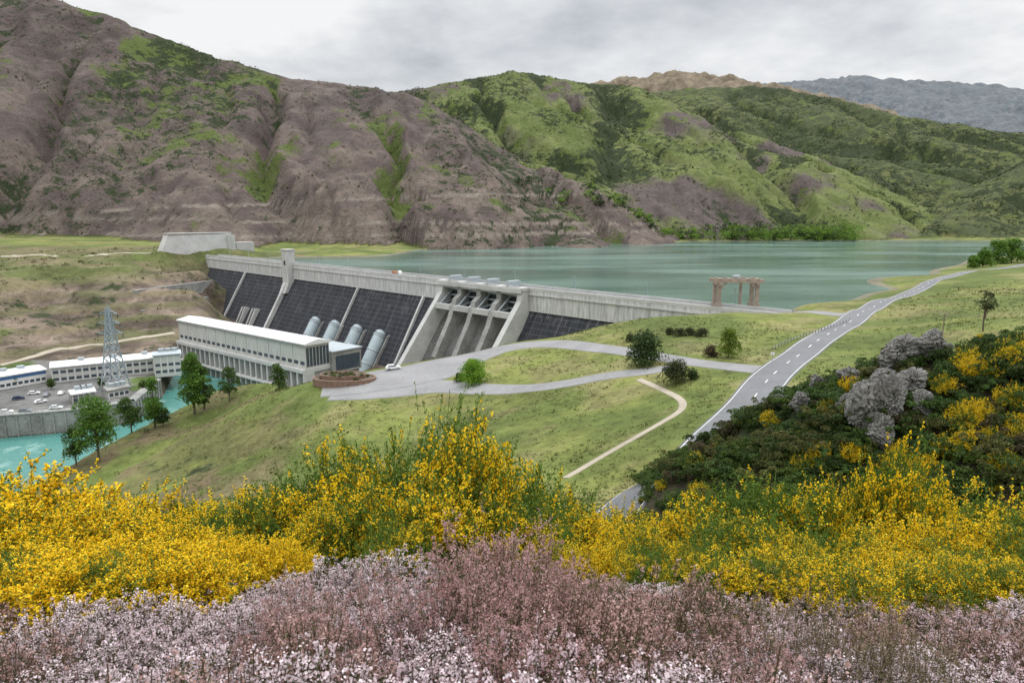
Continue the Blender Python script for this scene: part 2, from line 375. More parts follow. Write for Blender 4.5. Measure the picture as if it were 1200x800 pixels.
def termat():
    m,n,p,o=nt('ground_cover');P=pos(n)
    A=n.nodes.new('ShaderNodeAttribute');A.attribute_name='Col'
    G=n.nodes.new('ShaderNodeAttribute');G.attribute_name='veg'
    sp=n.nodes.new('ShaderNodeSeparateColor');n.links.new(G.outputs['Color'],sp.inputs[0])
    n1=nz(n,P,.035,8,.72);n2=nz(n,P,.35,6,.7);n3=nz(n,P,2.6,4,.75)
    v=mth(n,'ADD',mth(n,'MULTIPLY',n1,.4),mth(n,'ADD',mth(n,'MULTIPLY',n2,.35),mth(n,'MULTIPLY',n3,.25)))
    v=mth(n,'MULTIPLY_ADD',mth(n,'SUBTRACT',v,.5),4.6,1.)
    v=mth(n,'MAXIMUM',v,.35)
    cm=n.nodes.new('ShaderNodeCombineColor')
    for i in range(3):n.links.new(v,cm.inputs[i])
    base=mixc(n,1.,A.outputs['Color'],cm.outputs[0],'MULTIPLY')
    gn=nz(n,P,.022,9,.72)
    gf=mth(n,'MULTIPLY',mth(n,'ADD',mth(n,'MULTIPLY',mth(n,'SUBTRACT',gn,.5),2.4),mth(n,'SUBTRACT',sp.outputs[0],.5)),6.,None,True)
    gcol=mixc(n,mth(n,'MULTIPLY_ADD',mth(n,'SUBTRACT',n2,.5),3.,.5,True),(.062,.086,.023),(.125,.158,.044))
    base=mixc(n,gf,base,gcol)
    sn=nz(n,P,.05,9,.78)
    sf=mth(n,'MULTIPLY',mth(n,'ADD',mth(n,'MULTIPLY',mth(n,'SUBTRACT',sn,.5),2.4),mth(n,'SUBTRACT',sp.outputs[1],.5)),7.,None,True)
    scol=mixc(n,mth(n,'MULTIPLY_ADD',mth(n,'SUBTRACT',n2,.5),3.,.5,True),(.018,.025,.013),(.045,.062,.024))
    base=mixc(n,sf,base,scol)
    rf=mth(n,'MULTIPLY',mth(n,'MULTIPLY',mth(n,'SUBTRACT',nz(n,P,.16,5,.75),.61),9.,None,True),mth(n,'MULTIPLY',sp.outputs[2],.5))
    base=mixc(n,rf,base,(.20,.18,.165))
    n.links.new(base,p.inputs['Base Color']);p.inputs['Roughness'].default_value=.95;p.inputs['Specular IOR Level'].default_value=.15
    b1=n.nodes.new('ShaderNodeBump');b1.inputs['Strength'].default_value=1.;b1.inputs['Distance'].default_value=11.
    n.links.new(mth(n,'MULTIPLY',n1,sp.outputs[2]),b1.inputs['Height'])
    b2=n.nodes.new('ShaderNodeBump');b2.inputs['Strength'].default_value=.5;b2.inputs['Distance'].default_value=.3
    n.links.new(n2,b2.inputs['Height']);n.links.new(b1.outputs[0],b2.inputs['Normal']);n.links.new(b2.outputs[0],p.inputs['Normal'])
    return m
TERR=termat()
def tint(x,y,z,hid,dd,fg,gl,lb,ish):
    n=x.shape[0]
    f1=fbm(x/120.,y/120.,71,5)[:,None];f2=fbm(x/28.,y/28.,73,4)[:,None];f3=fbm(x/260.,y/260.,77,4)
    f4=fbm(x/9.,y/9.,79,3)[:,None]
    def L(a,b,t): return np.array(a)*(1-t)+np.array(b)*t
    t1=sst(.4,.62,f1);t2=sst(.35,.65,f2)
    zt=sst(250,20,z)[:,None]
    brn=L((.080,.063,.060),(.145,.116,.102),t2*.6+t1*.4)
    brn=L(brn,L((.112,.086,.078),(.172,.140,.115),t2),zt*.7)
    hg=L((.105,.086,.08),(.13,.155,.052),sst(.40,.50,f3[:,None]*.6+f1*.4))
    hc=L((.060,.074,.032),(.11,.124,.048),t1)
    hd=L((.13,.105,.075),(.20,.165,.115),t2);he=L((.105,.122,.14),(.135,.148,.158),t2)  # blue-grey of the farthest ridge is distance haze painted into its colour
    col=np.zeros((n,3))
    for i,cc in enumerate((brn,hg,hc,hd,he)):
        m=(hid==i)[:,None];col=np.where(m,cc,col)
    gw=np.zeros(n);sw=np.zeros(n)
    hgt=sst(60,260,z)
    gw=np.where(hid==0,.10+.42*hgt*sst(.42,.6,f3)+.4*gl*sst(.4,.55,f1[:,0])+.32*sst(.5,.64,f1[:,0]),gw)
    sw=np.where(hid==0,.25+.2*gl+.20*hgt*f2[:,0]+.2*sst(.5,.66,f3),sw)
    gw=np.where(hid==1,.45+.25*sst(.45,.6,f3)-.25*sst(.6,.4,f1[:,0])*sst(300,80,z),gw)
    sw=np.where(hid==1,.23+.4*gl+.30*sst(.5,.64,f1[:,0]),sw)
    gw=np.where(hid==2,.42,gw);sw=np.where(hid==2,.42+.3*gl+.15*sst(.45,.6,f1[:,0]),sw)
    gw=np.where(hid>=3,0.05,gw);sw=np.where(hid==3,.25,sw);sw=np.where(hid==4,.15,sw)
    wob=(f1[:,0]-.5)*16
    for z0,sl,hw in((24,-.012,1.3),(62,.05,1.4),(12,.0,1.2)):
        tk=(hid==0)&ish&(np.abs(z-(z0+sl*x+wob*.4))<hw)&(y<1150)
        col=np.where(tk[:,None],np.array((.20,.175,.145)),col);gw=np.where(tk,0,gw);sw=np.where(tk,.05,sw)
    low=~ish
    gr=L((.092,.118,.032),(.148,.168,.046),t2);dry=L((.15,.135,.06),(.205,.18,.092),f4)
    lowc=L(gr,dry,sst(.46,.64,f2*.5+f4*.5)*.6)
    col=np.where(low[:,None],lowc,col)
    gw=np.where(low,.32,gw);sw=np.where(low,.02,sw)
    sp=low&(x<-20)&(y<260)&(z<-17)
    s_=(sst(-19,-30,z)*sp)
    sw=sw+s_*(.12+.28*sst(.48,.6,f2[:,0]));col=np.where(sp[:,None],L(col,L((.125,.092,.06),(.105,.112,.04),t2),(s_*sst(.38,.58,f4[:,0]*.5+f2[:,0]*.5))[:,None]),col)
    band=np.sin(z*.9+f2[:,0]*6)
    lbm=low&(x<-190)&(y>300)&(y<640)
    rk=L((.075,.058,.046),(.18,.142,.112),sst(.35,.65,f4*.6+f2*.4));
    near_=sst(-330,-240,x)
    rw=sst(-4,-12,z+8*(f2[:,0]-.5)+7*(1-near_))*(.4+.6*sst(-.8,.3,band))
    col=np.where(lbm[:,None],L(L((.085,.098,.035),(.145,.125,.07),t2),rk,rw[:,None]),col)
    gw=np.where(lbm,.36*(1-rw)+.15*rw,gw);sw=np.where(lbm,.22+.22*rw,sw)
    yd=low&(x<-140)&(z<-42.6)&(z>-46)&(y>200)&(y<350);gy_=sst(.56,.62,f2)
    col=np.where(yd[:,None],L(L((.12,.12,.117),(.165,.16,.15),t2),(.07,.10,.03),gy_),col);gw=np.where(yd,.1,gw);sw=np.where(yd,0,sw)
    rb=low&(z<-46);col=np.where(rb[:,None],rk*.8,col);gw=np.where(rb,.1,gw)
    sh=low&(z<-3.4)&(z>-9)&((x-A0[0])*nn[0]+(y-A0[1])*nn[1]<-2)&(y>230);col=np.where(sh[:,None],np.array((.15,.14,.10)),col);gw=np.where(sh,0,gw)
    col=np.where(fg[:,None],L((.045,.04,.024),(.075,.07,.03),t2),col);gw=np.where(fg,.15,gw);sw=np.where(fg,.5,sw)
    return col,gw,sw,np.where(low,0.03,1.)
def sgrid(lo,hi,a,n):
    return a*np.sinh(np.linspace(math.asinh(lo/a),math.asinh(hi/a),n))
gx=sgrid(-4500,5500,55,940);gy=sgrid(-90,7500,60,1040)
XX,YY=np.meshgrid(gx,gy);x=XX.ravel();y=YY.ravel()
z,hid,dd,fg,gl,lb,ish=terrain(x,y,True)
col,gw,sw,hb=tint(x,y,z,hid,dd,fg,gl,lb,ish)
nx,ny=len(gx),len(gy)
i=np.arange((nx-1)*(ny-1));r=i//(nx-1);q=i%(nx-1);a=r*nx+q
F=np.stack([a,a+1,a+nx+1,a+nx],1)
ter=newmesh('terrain',np.stack([x,y,z],1),F,TERR,col,True,np.stack([gw,sw,hb,np.ones_like(gw)],1))
link('terrain',ter)
# ------------------------------------------------------------ water
def poly(name,pts,z,mat):
    V=[(p[0],p[1],z) for p in pts];bm=bmesh.new();vs=[bm.verts.new(v) for v in V];f=bm.faces.new(vs)
    bm.normal_update();bmesh.ops.triangulate(bm,faces=[f]);bm.normal_update();me=bpy.data.meshes.new(name)
    for f in bm.faces:
        if f.normal.z<0:f.normal_flip()
    bm.normal_update();bm.to_mesh(me);bm.free();me.materials.append(mat);return link(name,me)
LK=[Dm(-10,-2,0),Dm(DL+6,-2,0),Pz(960,361,0),Pz(1020,357,0),Pz(1070,338,0),Pz(1115,322,0),(420,520),(900,700),(1500,1100),(1500,1500),(-100,1500),(-500,900),Dm(-40,-40,0)]
poly('lake',LK,-4,LAKE)
poly('river',[(p[0],p[1]) for p in RIV],-52,RIVM)
# ------------------------------------------------------------ roads
def catm(P,n=12):
    P=[np.array(p[:2],float) for p in P];P=[2*P[0]-P[1]]+P+[2*P[-1]-P[-2]];o=[]
    for i in range(1,len(P)-2):
        for k in range(n):
            t=k/n;o.append(.5*((2*P[i])+(-P[i-1]+P[i+1])*t+(2*P[i-1]-5*P[i]+4*P[i+1]-P[i+2])*t*t+(-P[i-1]+3*P[i]-3*P[i+1]+P[i+2])*t**3))
    o.append(P[-2]);return np.array(o)
PAVED=[]
def ribbon(name,pts,wd,mat,off=.06,n=12,shift=0.,dash=None,nc=9,lnk=True):
    P=catm(pts,n)
    if hasattr(wd,'__len__'): wv=np.interp(np.linspace(0,len(wd)-1,len(P)),range(len(wd)),wd)
    else: wv=np.full(len(P),wd)
    d=np.r_[0,np.cumsum(np.hypot(*np.diff(P,axis=0).T))];st=1.5 if d[-1]<600 else 3.
    q=np.arange(0,d[-1],st);P2=np.stack([np.interp(q,d,P[:,0]),np.interp(q,d,P[:,1])],1);wv=np.interp(q,d,wv)
    if nc>2: PAVED.append(np.column_stack([P2,wv/2]))
    T=np.gradient(P2,axis=0);T/=np.linalg.norm(T,axis=1)[:,None];Nn=np.stack([-T[:,1],T[:,0]],1)
    V=[];us=np.linspace(-.5,.5,nc)
    cols=[]
    for u in us: cols.append(P2+Nn*(shift+u*wv)[:,None])
    X=np.stack([cc[:,0] for cc in cols],1);Yy=np.stack([cc[:,1] for cc in cols],1)
    Z=terrain(X.ravel(),Yy.ravel()).reshape(X.shape)+off
    X=np.concatenate([X[:,:1],X,X[:,-1:]],1);Yy=np.concatenate([Yy[:,:1],Yy,Yy[:,-1:]],1);Z=np.concatenate([Z[:,:1]-off-.2,Z,Z[:,-1:]-off-.2],1)
    k=X.shape[1];V=np.stack([X.ravel(),Yy.ravel(),Z.ravel()],1)
    r=np.arange(len(q)-1)
    if dash: r=r[(r*st)%(dash[0]+dash[1])<dash[0]]
    Fq=(r[:,None]*k+np.arange(k-1)[None]).ravel();F=np.stack([Fq,Fq+1,Fq+k+1,Fq+k],1)
    me=newmesh(name,V,F,mat);return link(name,me)
MR=[(-22,34),(-6,47),(8,63)]+[Pz(px,py,0)[:2] for px,py in [(787,562),(835,515),(880,470),(907,438),(945,410),(992,380),(1040,352),(1090,331),(1140,318)]]+[Pz(1200,310.5,1)[:2],(470,560),(640,700)]
ribbon('road',MR,8.2,ROAD,.07,10,nc=11)
ribbon('road_centre_line',MR,.20,PAINT,.085,10,0,(3,7.5),2)
ribbon('road_edge_line',MR,.13,PAINT,.086,10,3.6,None,2)
ribbon('road_edge_line',MR,.13,PAINT,.086,10,-3.6,None,2)
dp=lambda L:[drop(*p)[:2] for p in L]
ribbon('access_road',dp([(903,434),(860,430),(810,424),(765,417),(720,410),(670,404),(630,403),(585,409),(540,421),(500,434),(465,446)]),[8,7,6.5,6.5,6.5,8,10,13,18,22,20],LOT,.060,10,nc=15)
ribbon('access_road',dp([(800,428),(765,434),(720,439),(670,448),(620,455),(570,456),(520,453),(470,456),(430,458),(385,460)]),[5,5.5,5.5,5.5,6,8,11,13,13,10],LOT,.066,10,nc=15)
ribbon('car_park',dp([(378,454),(420,448),(470,440),(520,432)]),[13,19,22,18],LOT,.072,10,nc=17)
ribbon('footpath',dp([(662,560),(700,538),(740,515),(775,495),(798,480),(797,468),(775,456),(748,444)]),1.4,PATH,.06,10,nc=5)
ribbon('gravel_track',dp([(0,301),(60,300),(120,298),(180,296)]),4,PATH,.15,10,nc=7)
ribbon('gravel_track',dp([(0,428),(50,414),(100,405),(150,398),(205,390)]),3.2,PATH,.15,10,nc=7)
ribbon('crest_approach_road',[Dm(DL-2,-1,0)[:2],Pz(940,365,0)[:2],Pz(985,371,0)[:2],Pz(1010,369,0)[:2]],6,LOT,.055,8,nc=9)
# ------------------------------------------------------------ dam
dam=B('concrete_dam',A0)
def face(s0,s1,tag=''):
    dam.add('crest_wall',prism([(-6,-1.1),(5,-1.1),(5,-10.5),(-6,-10.5)],s0,s1),CSTR)
    dam.add('dark_downstream_face',prism([(-6,-10.5),(4.3,-10.5),(29,-52),(29,-60),(-8,-60)],s0,s1),FACE)
face(-14,312);face(372,DL+4)
dam.add('roadway_deck',prism([(-5.5,-1.0),(4.6,-1.0),(4.6,-1.1),(-5.5,-1.1)],-14,DL+4),DECK)
dam.add('parapet',prism([(4.6,-1.098),(5.05,-1.098),(5.05,.1),(4.6,.1)],-14,DL+4),CONC)
dam.add('parapet',prism([(-6.05,-1.098),(-5.6,-1.098),(-5.6,.1),(-6.05,.1)],-14,DL+4),CONC)
dam.add('crest_ledge',prism([(5.002,-3.2),(5.5,-3.2),(5.5,-2.6),(5.002,-2.6)],-14,DL+2),CONC)
for s in np.arange(-10,DL,4.0):
    dam.add('handrail',beam(Dm(s,4.82,.1),Dm(s,4.82,1.0),.08),GALV)
dam.add('handrail',beam(Dm(-12,4.82,1.0),Dm(DL,4.82,1.0),.09),GALV);dam.add('handrail',beam(Dm(-12,4.82,.6),Dm(DL,4.82,.6),.07),GALV)
for s in np.arange(10,DL,38.):
    dam.add('lamp_post',tube([Dm(s,-5.8,0),Dm(s,-5.8,5.5)],.12,6),GALV)
    dam.add('lamp_post',beam(Dm(s,-5.8,5.5),Dm(s,-4.2,5.6),.2),GALV)
dam.add('intake_tower',prism([(3.5,9),(9,9),(9,-13),(12,-20),(3.5,-20)],136.5,145),CONC)
dam.add('intake_tower',prism([(3,9.01),(9.5,9.01),(9.5,9.8),(3,9.8)],136,145.5),CONC)
dam.add('intake_tower_door',prism([(9,-1),(9.05,-1),(9.05,2),(9,2)],139.5,142),DARK)
for s0,wd in ((139,2.4),(293,1.4),(66,1.3),(228,1.0)):
    h=2.4 if wd>2 else .9
    dam.add('stair_rib',prism([(4.2,-10),(4.2+h+.8,-10),(29+h,-52+.6),(29,-52)],s0,s0+wd),CONC)
def fhit(px,py):
    a_,b_=DR(px,py);D=np.array([a_,1,b_]);k=.595
    Mx=np.stack([D,-ax,-(np.array([0,0,1.])-k*nn)],1)
    rhs=A0+nn*(-1.95)-np.array([0,0,CZ]);t,s,zz=np.linalg.solve(Mx,rhs);return s,zz
for (tx,ty) in ((378,371),(401,375),(427,380),(454,386)):
    s,zt=fhit(tx,ty)
    RP=3.4;dn=np.array([.595,-1.]);dn/=np.linalg.norm(dn)
    def pt_(dist,off):
        zc=zt+dn[1]*dist;return Dm(s,-1.95-.595*zc+off,zc)
    dam.add('penstock',tube([pt_(3,3.4),pt_(12,3.4),pt_(24,3.4),pt_(36,3.4)],RP,24,False),PIPE,True)
    dam.add('penstock_cap',tube([pt_(.8,2.9),pt_(1.6,3.2),pt_(3.05,3.4)],[1.8,2.9,RP],24),PIPE,True)
    for dist in (3.2,12,20,28):
        dv=nn*dn[0]+np.array([0,0,dn[1]]);p0=pt_(dist,3.4)
        dam.add('penstock_ring',tube([p0,p0+dv*.6],RP+.2,24),STEEL,True)
    for e0,e1 in((-4.8,-3.8),(3.8,4.8)):
        dam.add('penstock_plinth',prism([(-1.95-.595*(zt-2)-1,zt-2),(-1.95-.595*(zt-2)+2,zt-3),(30.5,-51),(27,-51)],s+e0,s+e1),CONC2)
for tx,ty in ((291,360),(303,362)):
    s,zt=fhit(tx,ty)
    d=lambda z:-1.95-.595*z
    dam.add('sluice_outlet_shade',prism([(d(zt)-1,zt),(d(zt)+3,zt),(d(zt-12)+2,zt-12),(d(zt-12)-1,zt-12)],s-1.6,s+1.6),DARK)  # solid block, its near-black colour paints the shade inside the outlet
    dam.add('sluice_frame',prism([(d(zt)-1,zt),(d(zt)+3.6,zt+.5),(d(zt-12)+2.6,zt-12),(d(zt-12)-1,zt-12)],s-2.8,s-1.6),CONC)
    dam.add('sluice_frame',prism([(d(zt)-1,zt),(d(zt)+3.6,zt+.5),(d(zt-12)+2.6,zt-12),(d(zt-12)-1,zt-12)],s+1.6,s+2.8),CONC)
S0,S1=312,372;np_=5;ps=np.linspace(S0+1.6,S1-1.6,np_)
dam.add('spillway_chute',prism([(-6,-14),(1,-12.5),(6,-15),(12,-22),(33,-53),(33,-60),(-8,-60)],S0,S1),CHUTE)
for k,s in enumerate(ps):
    end=k in(0,np_-1)
    prof=[(-9,-1.2),(9,-1.2),(9,-6),(12,-8),(16,-18),(26,-35),(24,-42),(4,-20),(-8,-20)] if not end else [(-9,-1.2),(9,-1.2),(10,-6),(42,-47),(42,-56),(20,-56),(0,-30),(-8,-20)]
    dam.add('spillway_training_wall' if end else 'spillway_pier',prism(prof,s-1.5,s+1.5),CONC if end else CONC2)
    dam.add('pier_cap',prism([(5.2,-1.19),(9.6,-1.19),(9.6,.2),(5.2,.2)],s-1.9,s+1.9),CONC)
for k in range(np_-1):
    a_,b_=ps[k]+1.5,ps[k+1]-1.5
    arc=[(1+3.2*math.cos(t),-8.0+7*math.sin(t)) for t in np.linspace(-1.0,.9,8)]
    dam.add('radial_gate',prism([(q0,z0) for q0,z0 in arc]+[(q0-.8,z0) for q0,z0 in arc[::-1]],a_,b_),DARK)
    for zz in(-4,-7,-10):
        dam.add('gate_girder',prism([(4.3,zz),(5.1,zz),(5.1,zz-.7),(4.3,zz-.7)],a_,b_),STEEL)
    for e in(a_+1.5,b_-1.5):
        dam.add('gate_arm',beam(Dm(e,4.4,-5),Dm(e,13,-12),.7),STEEL);dam.add('gate_arm',beam(Dm(e,4.0,-10),Dm(e,13,-12),.7),STEEL)
    dam.add('trunnion_beam',prism([(12,-11),(14.5,-11),(14.5,-13.5),(12,-13.5)],a_-.001,b_+.001),CONC)
    dam.add('spillway_bridge',prism([(5.3,-1.3),(9.0,-1.3),(9.0,-3.2),(5.3,-3.2)],a_,b_),CONC)
    dam.add('hoist_house',prism([(-4,-.9),(3,-.9),(3,1.9),(-4,1.9)],ps[k]-1.3,ps[k]+1.3),STEEL)
dam.add('bridge_girder',prism([(9.7,-.2),(10.3,-.2),(10.3,-2.2),(9.7,-2.2)],S0,S1),CONC)
dam.done()
# ------------------------------------------------------------ powerhouse
L=np.array(Pz(209,374,-25));R=np.array(Pz(357,402.5,-25));u=(R-L);Ln=np.linalg.norm(u);u/=Ln;v=np.array([-u[1],u[0],0.])
if v[1]<0:v=-v
ph=B('powerhouse',(L+R)/2)
ph.add('walls',fbox(L,u,v,0,Ln,0,13,-37,-26),CREAM)
rp=[(-.8,-26),(-.8,-25.2),(6.5,-23.6),(13.8,-25.2),(13.8,-26)]
fr=lambda s,d,z_:np.array([*(L+u*s+v*d)[:2],z_])
ph.add('roof',prism(rp,-1,Ln+1,fr),ROOFW)
nb=24;bw=Ln/nb
for k in range(0,nb+1):
    ph.add('roof_seam',beam(fr(k*bw,-.6,-25.1),fr(k*bw,6.5,-23.55),.15,.12),STEEL)
for k in range(0,nb+1,2):
    ph.add('pilaster',fbox(L,u,v,k*bw-.2,k*bw+.2,-.25,.0-.003,-37,-26.0),CREAM)
for k in range(nb):
    ph.add('cladding_joint',fbox(L,u,v,k*bw+bw/2-.06,k*bw+bw/2+.06,-.05,-.002,-36.5,-30),CONC2)
    ph.add('clerestory_window',fbox(L,u,v,k*bw+.9,(k+1)*bw-.9,-.08,-.002,-35.2,-33.6),GLASS)
ph.add('gutter',fbox(L,u,v,-1,Ln+1,-1.1,-.802,-26.1,-25.5),CONC2)
ph.add('band',fbox(L,u,v,-.5,Ln+.5,-2.2,13.5,-38.6,-37.002),CONC)
ph.add('lower_wall',fbox(L,u,v,0,Ln,4,30,-56,-38.6),CONC2)
for k in range(nb+1):
    ph.add('draft_tube_pier',fbox(L,u,v,k*bw-.6,k*bw+.6,-1.6,3.99,-56,-38.61),CONC)
for k in range(nb):
    ph.add('draft_tube_shade_panel',fbox(L,u,v,k*bw+1.1,(k+1)*bw-1.1,3.9,3.985,-55,-41),DARK)  # flat panel on the wall, opening's shade painted as near-black
ph.add('deck',fbox(L,u,v,-2,Ln+3,-3.2,3.98,-47.5,-46.8),CONC)
ph.add('side_block',fbox(L,u,v,20,Ln+2,13.01,30,-41,-31),CONC2)
ph.add('side_block_roof',fbox(L,u,v,19.5,Ln+2.5,13.02,30.5,-30.99,-30.4),STEEL)
for k in range(7):
    ph.add('gable_glazing',fbox(L,u,v,Ln+.002,Ln+.12,.5+k*1.8,.5+k*1.8+1.4,-36,-27.2),GLASS)
ph.add('gable_glazing',fbox(L,u,v,Ln+2.002,Ln+2.1,15,29,-40,-33),GLASS)
ph.done()
def longbuild(name,a,b,zb,h,dep,wall,roof,nwin,band=None):
    a=np.array(Pz(*a,zb));b=np.array(Pz(*b,zb));u=b-a;Ln=np.linalg.norm(u);u/=Ln;v=np.array([-u[1],u[0],0.]);v=-v if v[1]<0 else v
    o=B(name,(a+b)/2)
    o.add('walls',fbox(a,u,v,0,Ln,0,dep,zb-1,zb+h),wall)
    fr=lambda s,d,z_:np.array([*(a+u*s+v*d)[:2],z_])
    o.add('roof',prism([(-.6,zb+h+.002),(-.6,zb+h+.5),(dep/2,zb+h+1.5),(dep+.6,zb+h+.5),(dep+.6,zb+h+.002)],-.6,Ln+.6,fr),roof)
    bw=Ln/nwin
    for k in range(nwin):
        for lv in range(max(1,int(h//3.2))):
            z0=zb+1+lv*3.3
            o.add('window',fbox(a,u,v,k*bw+bw*.15,(k+1)*bw-bw*.15,-.06,-.002,z0,z0+1.3),GLASS)
        o.add('wall_panel_joint',fbox(a,u,v,k*bw-.1,k*bw+.1,-.12,-.003,zb,zb+h-.05),WHITE)
    if band:o.add('blue_band',fbox(a,u,v,-.05,Ln+.05,-.15,-.004,zb+h-1.5,zb+h-.1),band)
    for k in range(3):o.add('roof_unit',fbox(a,u,v,Ln*(.2+.25*k),Ln*(.2+.25*k)+2.5,dep/2-1.2,dep/2+1.2,zb+h+1.0,zb+h+2.6),STEEL)
    return o.done()
longbuild('workshop_building',(62,449),(212,433),-44,7,15,CREAM,ROOFW,18)
longbuild('office_building',(-30,462),(55,447),-44,5.5,14,WHITE,ROOFW,12,BLUE)
longbuild('control_building',(182,440),(213,437),-44,9.5,10,CREAM,STEEL,4)
longbuild('store_shed',(86,474),(112,470),-44,4,8,CONC2,ROOFW,4)
longbuild('store_shed',(128,468),(152,463),-44,3.5,6,CREAM,CONC2,4)
rw=B('retaining_wall',Pz(60,508,-52));WP=[np.array(Pz(*p,-52)) for p in [(-60,520),(0,513),(90,505),(160,494),(190,465)]]
for p,q in zip(WP[:-1],WP[1:]):
    u_=(q-p);l_=np.linalg.norm(u_);u_/=l_;v_=np.array([-u_[1],u_[0],0]);v_=-v_ if v_[1]<0 else v_
    if v_[0]>0 and abs(u_[0])<.5: v_=-v_
    rw.add('wall',fbox(p,u_,v_,-.2,l_+.2,0,2.5,-56,-43.6),CONC2);rw.add('coping',fbox(p,u_,v_,-.3,l_+.3,-.3,3.5,-43.598,-43.1),CONC2)
    for t in np.arange(2,l_,4.): rw.add('buttress',fbox(p,u_,v_,t,t+.5,-.5,-.002,-55,-44),CONC2)
    for t in np.arange(0,l_,2.5): rw.add('railing',beam(p+u_*t+np.array([0,0,8.9]),p+u_*t+np.array([0,0,10]),.07),GALV)
    rw.add('railing',beam(p+np.array([0,0,10]),q+np.array([0,0,10]),.08),GALV)
rw.done()
a=np.array([*drop(186,296)[:2],0]);b=np.array([*drop(280,293)[:2],0]);u=b-a;Ln=np.linalg.norm(u);u/=Ln;v=np.array([-u[1],u[0],0.]);v=-v if v[1]<0 else v
ab=B('concrete_abutment_block',(a+b)/2);zb=TZ(*(a+b)[:2]/2)
n_=[(0,0),(Ln,0),(Ln,14),(0,14)];H=15
V=[(*(a+u*s+v*d)[:2],zb-6) for s,d in n_]+[(*(a+u*s+v*d)[:2],zb+H*f) for (s,d,f) in ((9,3,.9),(Ln-5,3,1.),(Ln-5,14,1),(9,14,.9))]
ab.add('block',(V,BF),CONC);
ab.add('buttress',fbox(a,u,v,Ln-9,Ln-3,-.5,4,zb-5,zb+H-1.5),CONC);ab.add('capping',fbox(a,u,v,9.5,Ln-4.5,2.6,14.4,zb+H+.002,zb+H+.6),CONC)
ab.add('parapet',fbox(a,u,v,Ln,Ln+16,4,14,zb-5,zb+H*.45),CONC)
ab.done()
tr=B('spillway_side_wall',drop(200,345))
for (px0,py0,px1,py1,h) in((160,345,250,332,5.),(170,366,245,352,3.)):
    p=drop(px0,py0);q=drop(px1,py1);u_=q-p;u_[2]=0;l_=np.linalg.norm(u_);u_/=l_;v_=np.array([-u_[1],u_[0],0]);v_=-v_ if v_[1]<0 else v_
    zb=min(p[2],q[2]);tr.add('wall',fbox(p,u_,v_,0,l_,0,3,zb-6,max(p[2],q[2])+h*.5),CONC2)
tr.done()
def pylon(base,H):
    o=B('transmission_tower',base);b=np.array(base,float)
    def cn(t):
        h=H*t;wd=4.2*(1-t)**1.25*.9+.55
        return [b+np.array([sx*wd,sy*wd,h]) for sx,sy in((-1,-1),(1,-1),(1,1),(-1,1))]
    T=[0,.16,.3,.42,.52,.61,.69,.76,.83,.89,.95,1.]
    for t0,t1 in zip(T[:-1],T[1:]):
        A_,B_=cn(t0),cn(t1)
        for k in range(4):
            o.add('leg',beam(A_[k],B_[k],.36),GALV);j=(k+1)%4
            o.add('bracing',beam(A_[k],B_[j],.2),GALV);o.add('bracing',beam(A_[j],B_[k],.2),GALV);o.add('bracing',beam(B_[k],B_[j],.2),GALV)
    for t,wd in((.70,5.5),(.82,4.8),(.93,4.)):
        h=H*t
        for sg in(-1,1):
            tip=b+np.array([sg*wd,0,h]);
            for kk in(0,1,2,3):
                c4=cn(t)[kk]
                if (c4[0]-b[0])*sg>0:o.add('crossarm',beam(c4,tip,.2),GALV);o.add('crossarm',beam(c4+np.array([0,0,1.6]),tip,.16),GALV)
            o.add('insulator',beam(tip,tip-np.array([0,0,1.8]),.25),GLASS)
    o.add('peak',beam(b+np.array([0,0,H]),b+np.array([0,0,H+2]),.25),GALV)
    o.done()
pb=Pz(136,457,-44);pylon((pb[0],pb[1],TZ(pb[0],pb[1])-.1),37)
g0=np.array(Pz(842,359,-.3));g1=np.array(Pz(886,359,-.3));u=g1-g0;Ln=np.linalg.norm(u);u/=Ln;v=np.array([-u[1],u[0],0.])
ga=B('gantry_frame',(g0+g1)/2);zb=-1.5
for s in(0,Ln):
    for d in(0,5.5):
        ga.add('column',fbox(g0,u,v,s-.6,s+.6,d-.6,d+.6,zb,7.2),RUST)
        ga.add('column_base',fbox(g0,u,v,s-1,s+1,d-1,d+1,zb,.6),RUST)
    ga.add('cross_beam',fbox(g0,u,v,s-.5,s+.5,-1.5,7,7.201,8.2),RUST)
for d in(0,5.5): ga.add('long_beam',fbox(g0,u,v,-2.2,Ln+2.2,d-.6,d+.6,8.202,9.4),RUST)
for s in np.linspace(0,Ln,5): ga.add('tie',fbox(g0,u,v,s-.2,s+.2,-1.,6.5,9.402,9.7),RUST)
for s in(0,Ln): ga.add('brace',beam(g0+u*s+np.array([0,0,5.5]),g0+u*(s+(2.5 if s==0 else -2.5))+np.array([0,0,8.6]),.4),RUST)
ga.add('hoist',fbox(g0,u,v,Ln*.5-1.2,Ln*.5+1.2,1.5,4,9.702,10.6),STEEL)
ga.add('inner_column',fbox(g0,u,v,Ln*.62-.4,Ln*.62+.4,2,3,zb,8.19),RUST)
ga.done()
